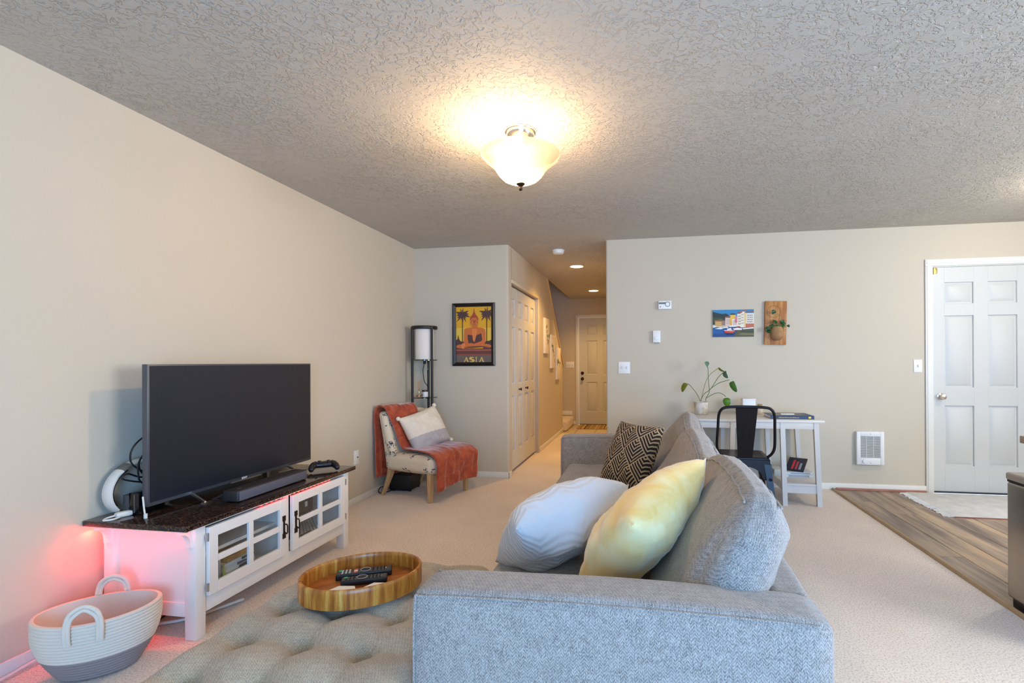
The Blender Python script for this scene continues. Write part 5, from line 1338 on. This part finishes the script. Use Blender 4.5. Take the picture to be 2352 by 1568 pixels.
# ------------------------------------------------------------------ black metal cafe chair
mc = thing('metal_chair', 'black metal cafe chair with hoop back pulled up to the desk', 'chair', (.765, 4.12, 0), R(-3))
mb = MB(); mb.soft((0, 0, .455), (.178, .178, .014), .013, 8, fn=lambda p, u: Vector((p.x, p.y, p.z-.006*(1-u.x*u.x)*(1-u.y*u.y))))
mb.build('seat', 'black_metal', mc, 50)
def arch(side_len, z0, z1, lift):
    a = side_len; pts = [(-a, z1), (-a, z0-.10), (-a+.03, z0-.10)]
    pts += [(-(a-.045)*math.cos(R(t)), z0-.09+lift*math.sin(R(t))) for t in range(0, 181, 15)]
    pts += [(a-.03, z0-.10), (a, z0-.10), (a, z1)]
    return pts
for k in range(4):
    Tk = Matrix.Rotation(R(90*k), 4, 'Z') @ Matrix.Translation((0, -.176, 0))
    MB().prism(arch(.172, .40, .45, .088), -.004, .0, 'y', Tk).build('apron', 'black_metal', mc, 30)
for a in (-1, 1):
    for b in (-1, 1):
        mb = MB(); xt, yt, xb, yb = .160, .160, .205, .215
        def rg(x, y, z, w_): return [(a*x-w_, b*y-w_, z), (a*x+w_, b*y-w_, z), (a*x+w_, b*y+w_, z), (a*x-w_, b*y+w_, z)]
        lv = [rg(xb, yb, 0, .013), rg(xb-.012, yb-.014, .15, .016), rg(xt+.012, yt+.016, .30, .022), rg(xt, yt, .42, .026)]
        for i in range(3): mb.hexa(lv[i], lv[i+1])
        lg = mb.build('leg', 'black_metal', mc, 25)
        Th = Matrix.Translation((a*.176, b*.180-.0225, .31)) @ Matrix.Rotation(R(96), 4, 'X')
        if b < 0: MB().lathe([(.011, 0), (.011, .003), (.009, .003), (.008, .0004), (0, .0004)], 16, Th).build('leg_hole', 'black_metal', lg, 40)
hp = [(-.160, -.165, .470), (-.190, -.185, .505), (-.205, -.200, .56), (-.200, -.235, .70), (-.195, -.252, .79), (-.175, -.262, .835), (-.13, -.266, .852), (0, -.272, .857), (.13, -.266, .852), (.175, -.262, .835), (.195, -.252, .79), (.200, -.235, .70), (.205, -.200, .56), (.190, -.185, .505), (.160, -.165, .470)]
MB().tube(smooth_path(hp, 6), .0105, 12).build('back_hoop', 'black_metal', mc, 60)
q = [(-.052, -.172, .455), (.052, -.172, .455), (.078, -.272, .856), (-.078, -.272, .856)]
mb = MB(); mb.hexa([(p[0], p[1]+.003, p[2]) for p in q], [(p[0], p[1]-.003, p[2]) for p in q]); sp = mb.build('back_splat', 'black_metal', mc, 30)
rp = [(-.022, -.1815, .49), (-.03, -.2545, .785), (-.022, -.2585, .80), (.022, -.2585, .80), (.03, -.2545, .785), (.022, -.1815, .49)]
MB().tube(smooth_path(rp, 4), .003, 6).build('pressed_rib', 'black_metal', sp, 60)

# ------------------------------------------------------------------ kitchen side
rg_ = thing('fringed_rug', 'white fringed rug in front of the white entry door', 'rug', (2.80, 4.60, 0))
MB().box(-.47, -.375, 0, .62, .345, .010, .003).build('pile', mat('rug_white', (226, 226, 224), .95, var=(9, (206, 208, 210)), bump=(90, .6, .006)), rg_, 30)
r2 = random.Random(2); mb = MB()
for k in range(58):
    y = -.37+k*.0123; ln = .05+.03*r2.random(); dy = r2.uniform(-.012, .012)
    mb.tube([(-.465, y, .006), (-.49, y+dy*.4, .005), (-.47-ln, y+dy, .003)], [.004, .0035, .0045], 5)
mb.build('fringe', mat('rug_white', (226, 226, 224), .95), rg_, 40, kind='stuff')
MB().box(-.47, -.379, 0, .62, -.373, .008).build('binding', mat('binding', (150, 96, 84), .8), rg_, 0)
tc = thing('trash_can', 'tall stainless steel bin with a grey lid standing on the planks', 'trash can', (1.880, 2.53, 0))
MB().box(-.14, -.25, .045, .16, .225, .605, .014, seg=3).build('body', 'steel', tc, 40)
MB().box(-.125, -.235, 0, .145, .21, .05, .006).build('plinth', 'black', tc, 40)
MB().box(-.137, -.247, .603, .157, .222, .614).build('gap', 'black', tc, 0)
MB().box(-.143, -.253, .612, .163, .228, .648, .010, seg=3).build('lid', mat('lid_grey', (168, 158, 148), .4, .4), tc, 40)
tb = thing('dining_table', 'wooden table at the edge of the kitchen', 'table', (2.62, 2.70, 0))
MB().box(2.165, 2.05, .708, 3.1, 3.317, .75, .004).build('top', mat('table_wood', (178, 156, 138), .45, var=(4, (156, 134, 114), (1, 5, 1))), tb, 30, world=True)
for x in (2.40, 2.95):
    for y in (2.2, 3.1): MB().box(x-.03, y-.03, 0, x+.03, y+.03, .71, .004).build('leg', mat('table_wood', (178, 156, 138), .45), tb, 30, world=True)
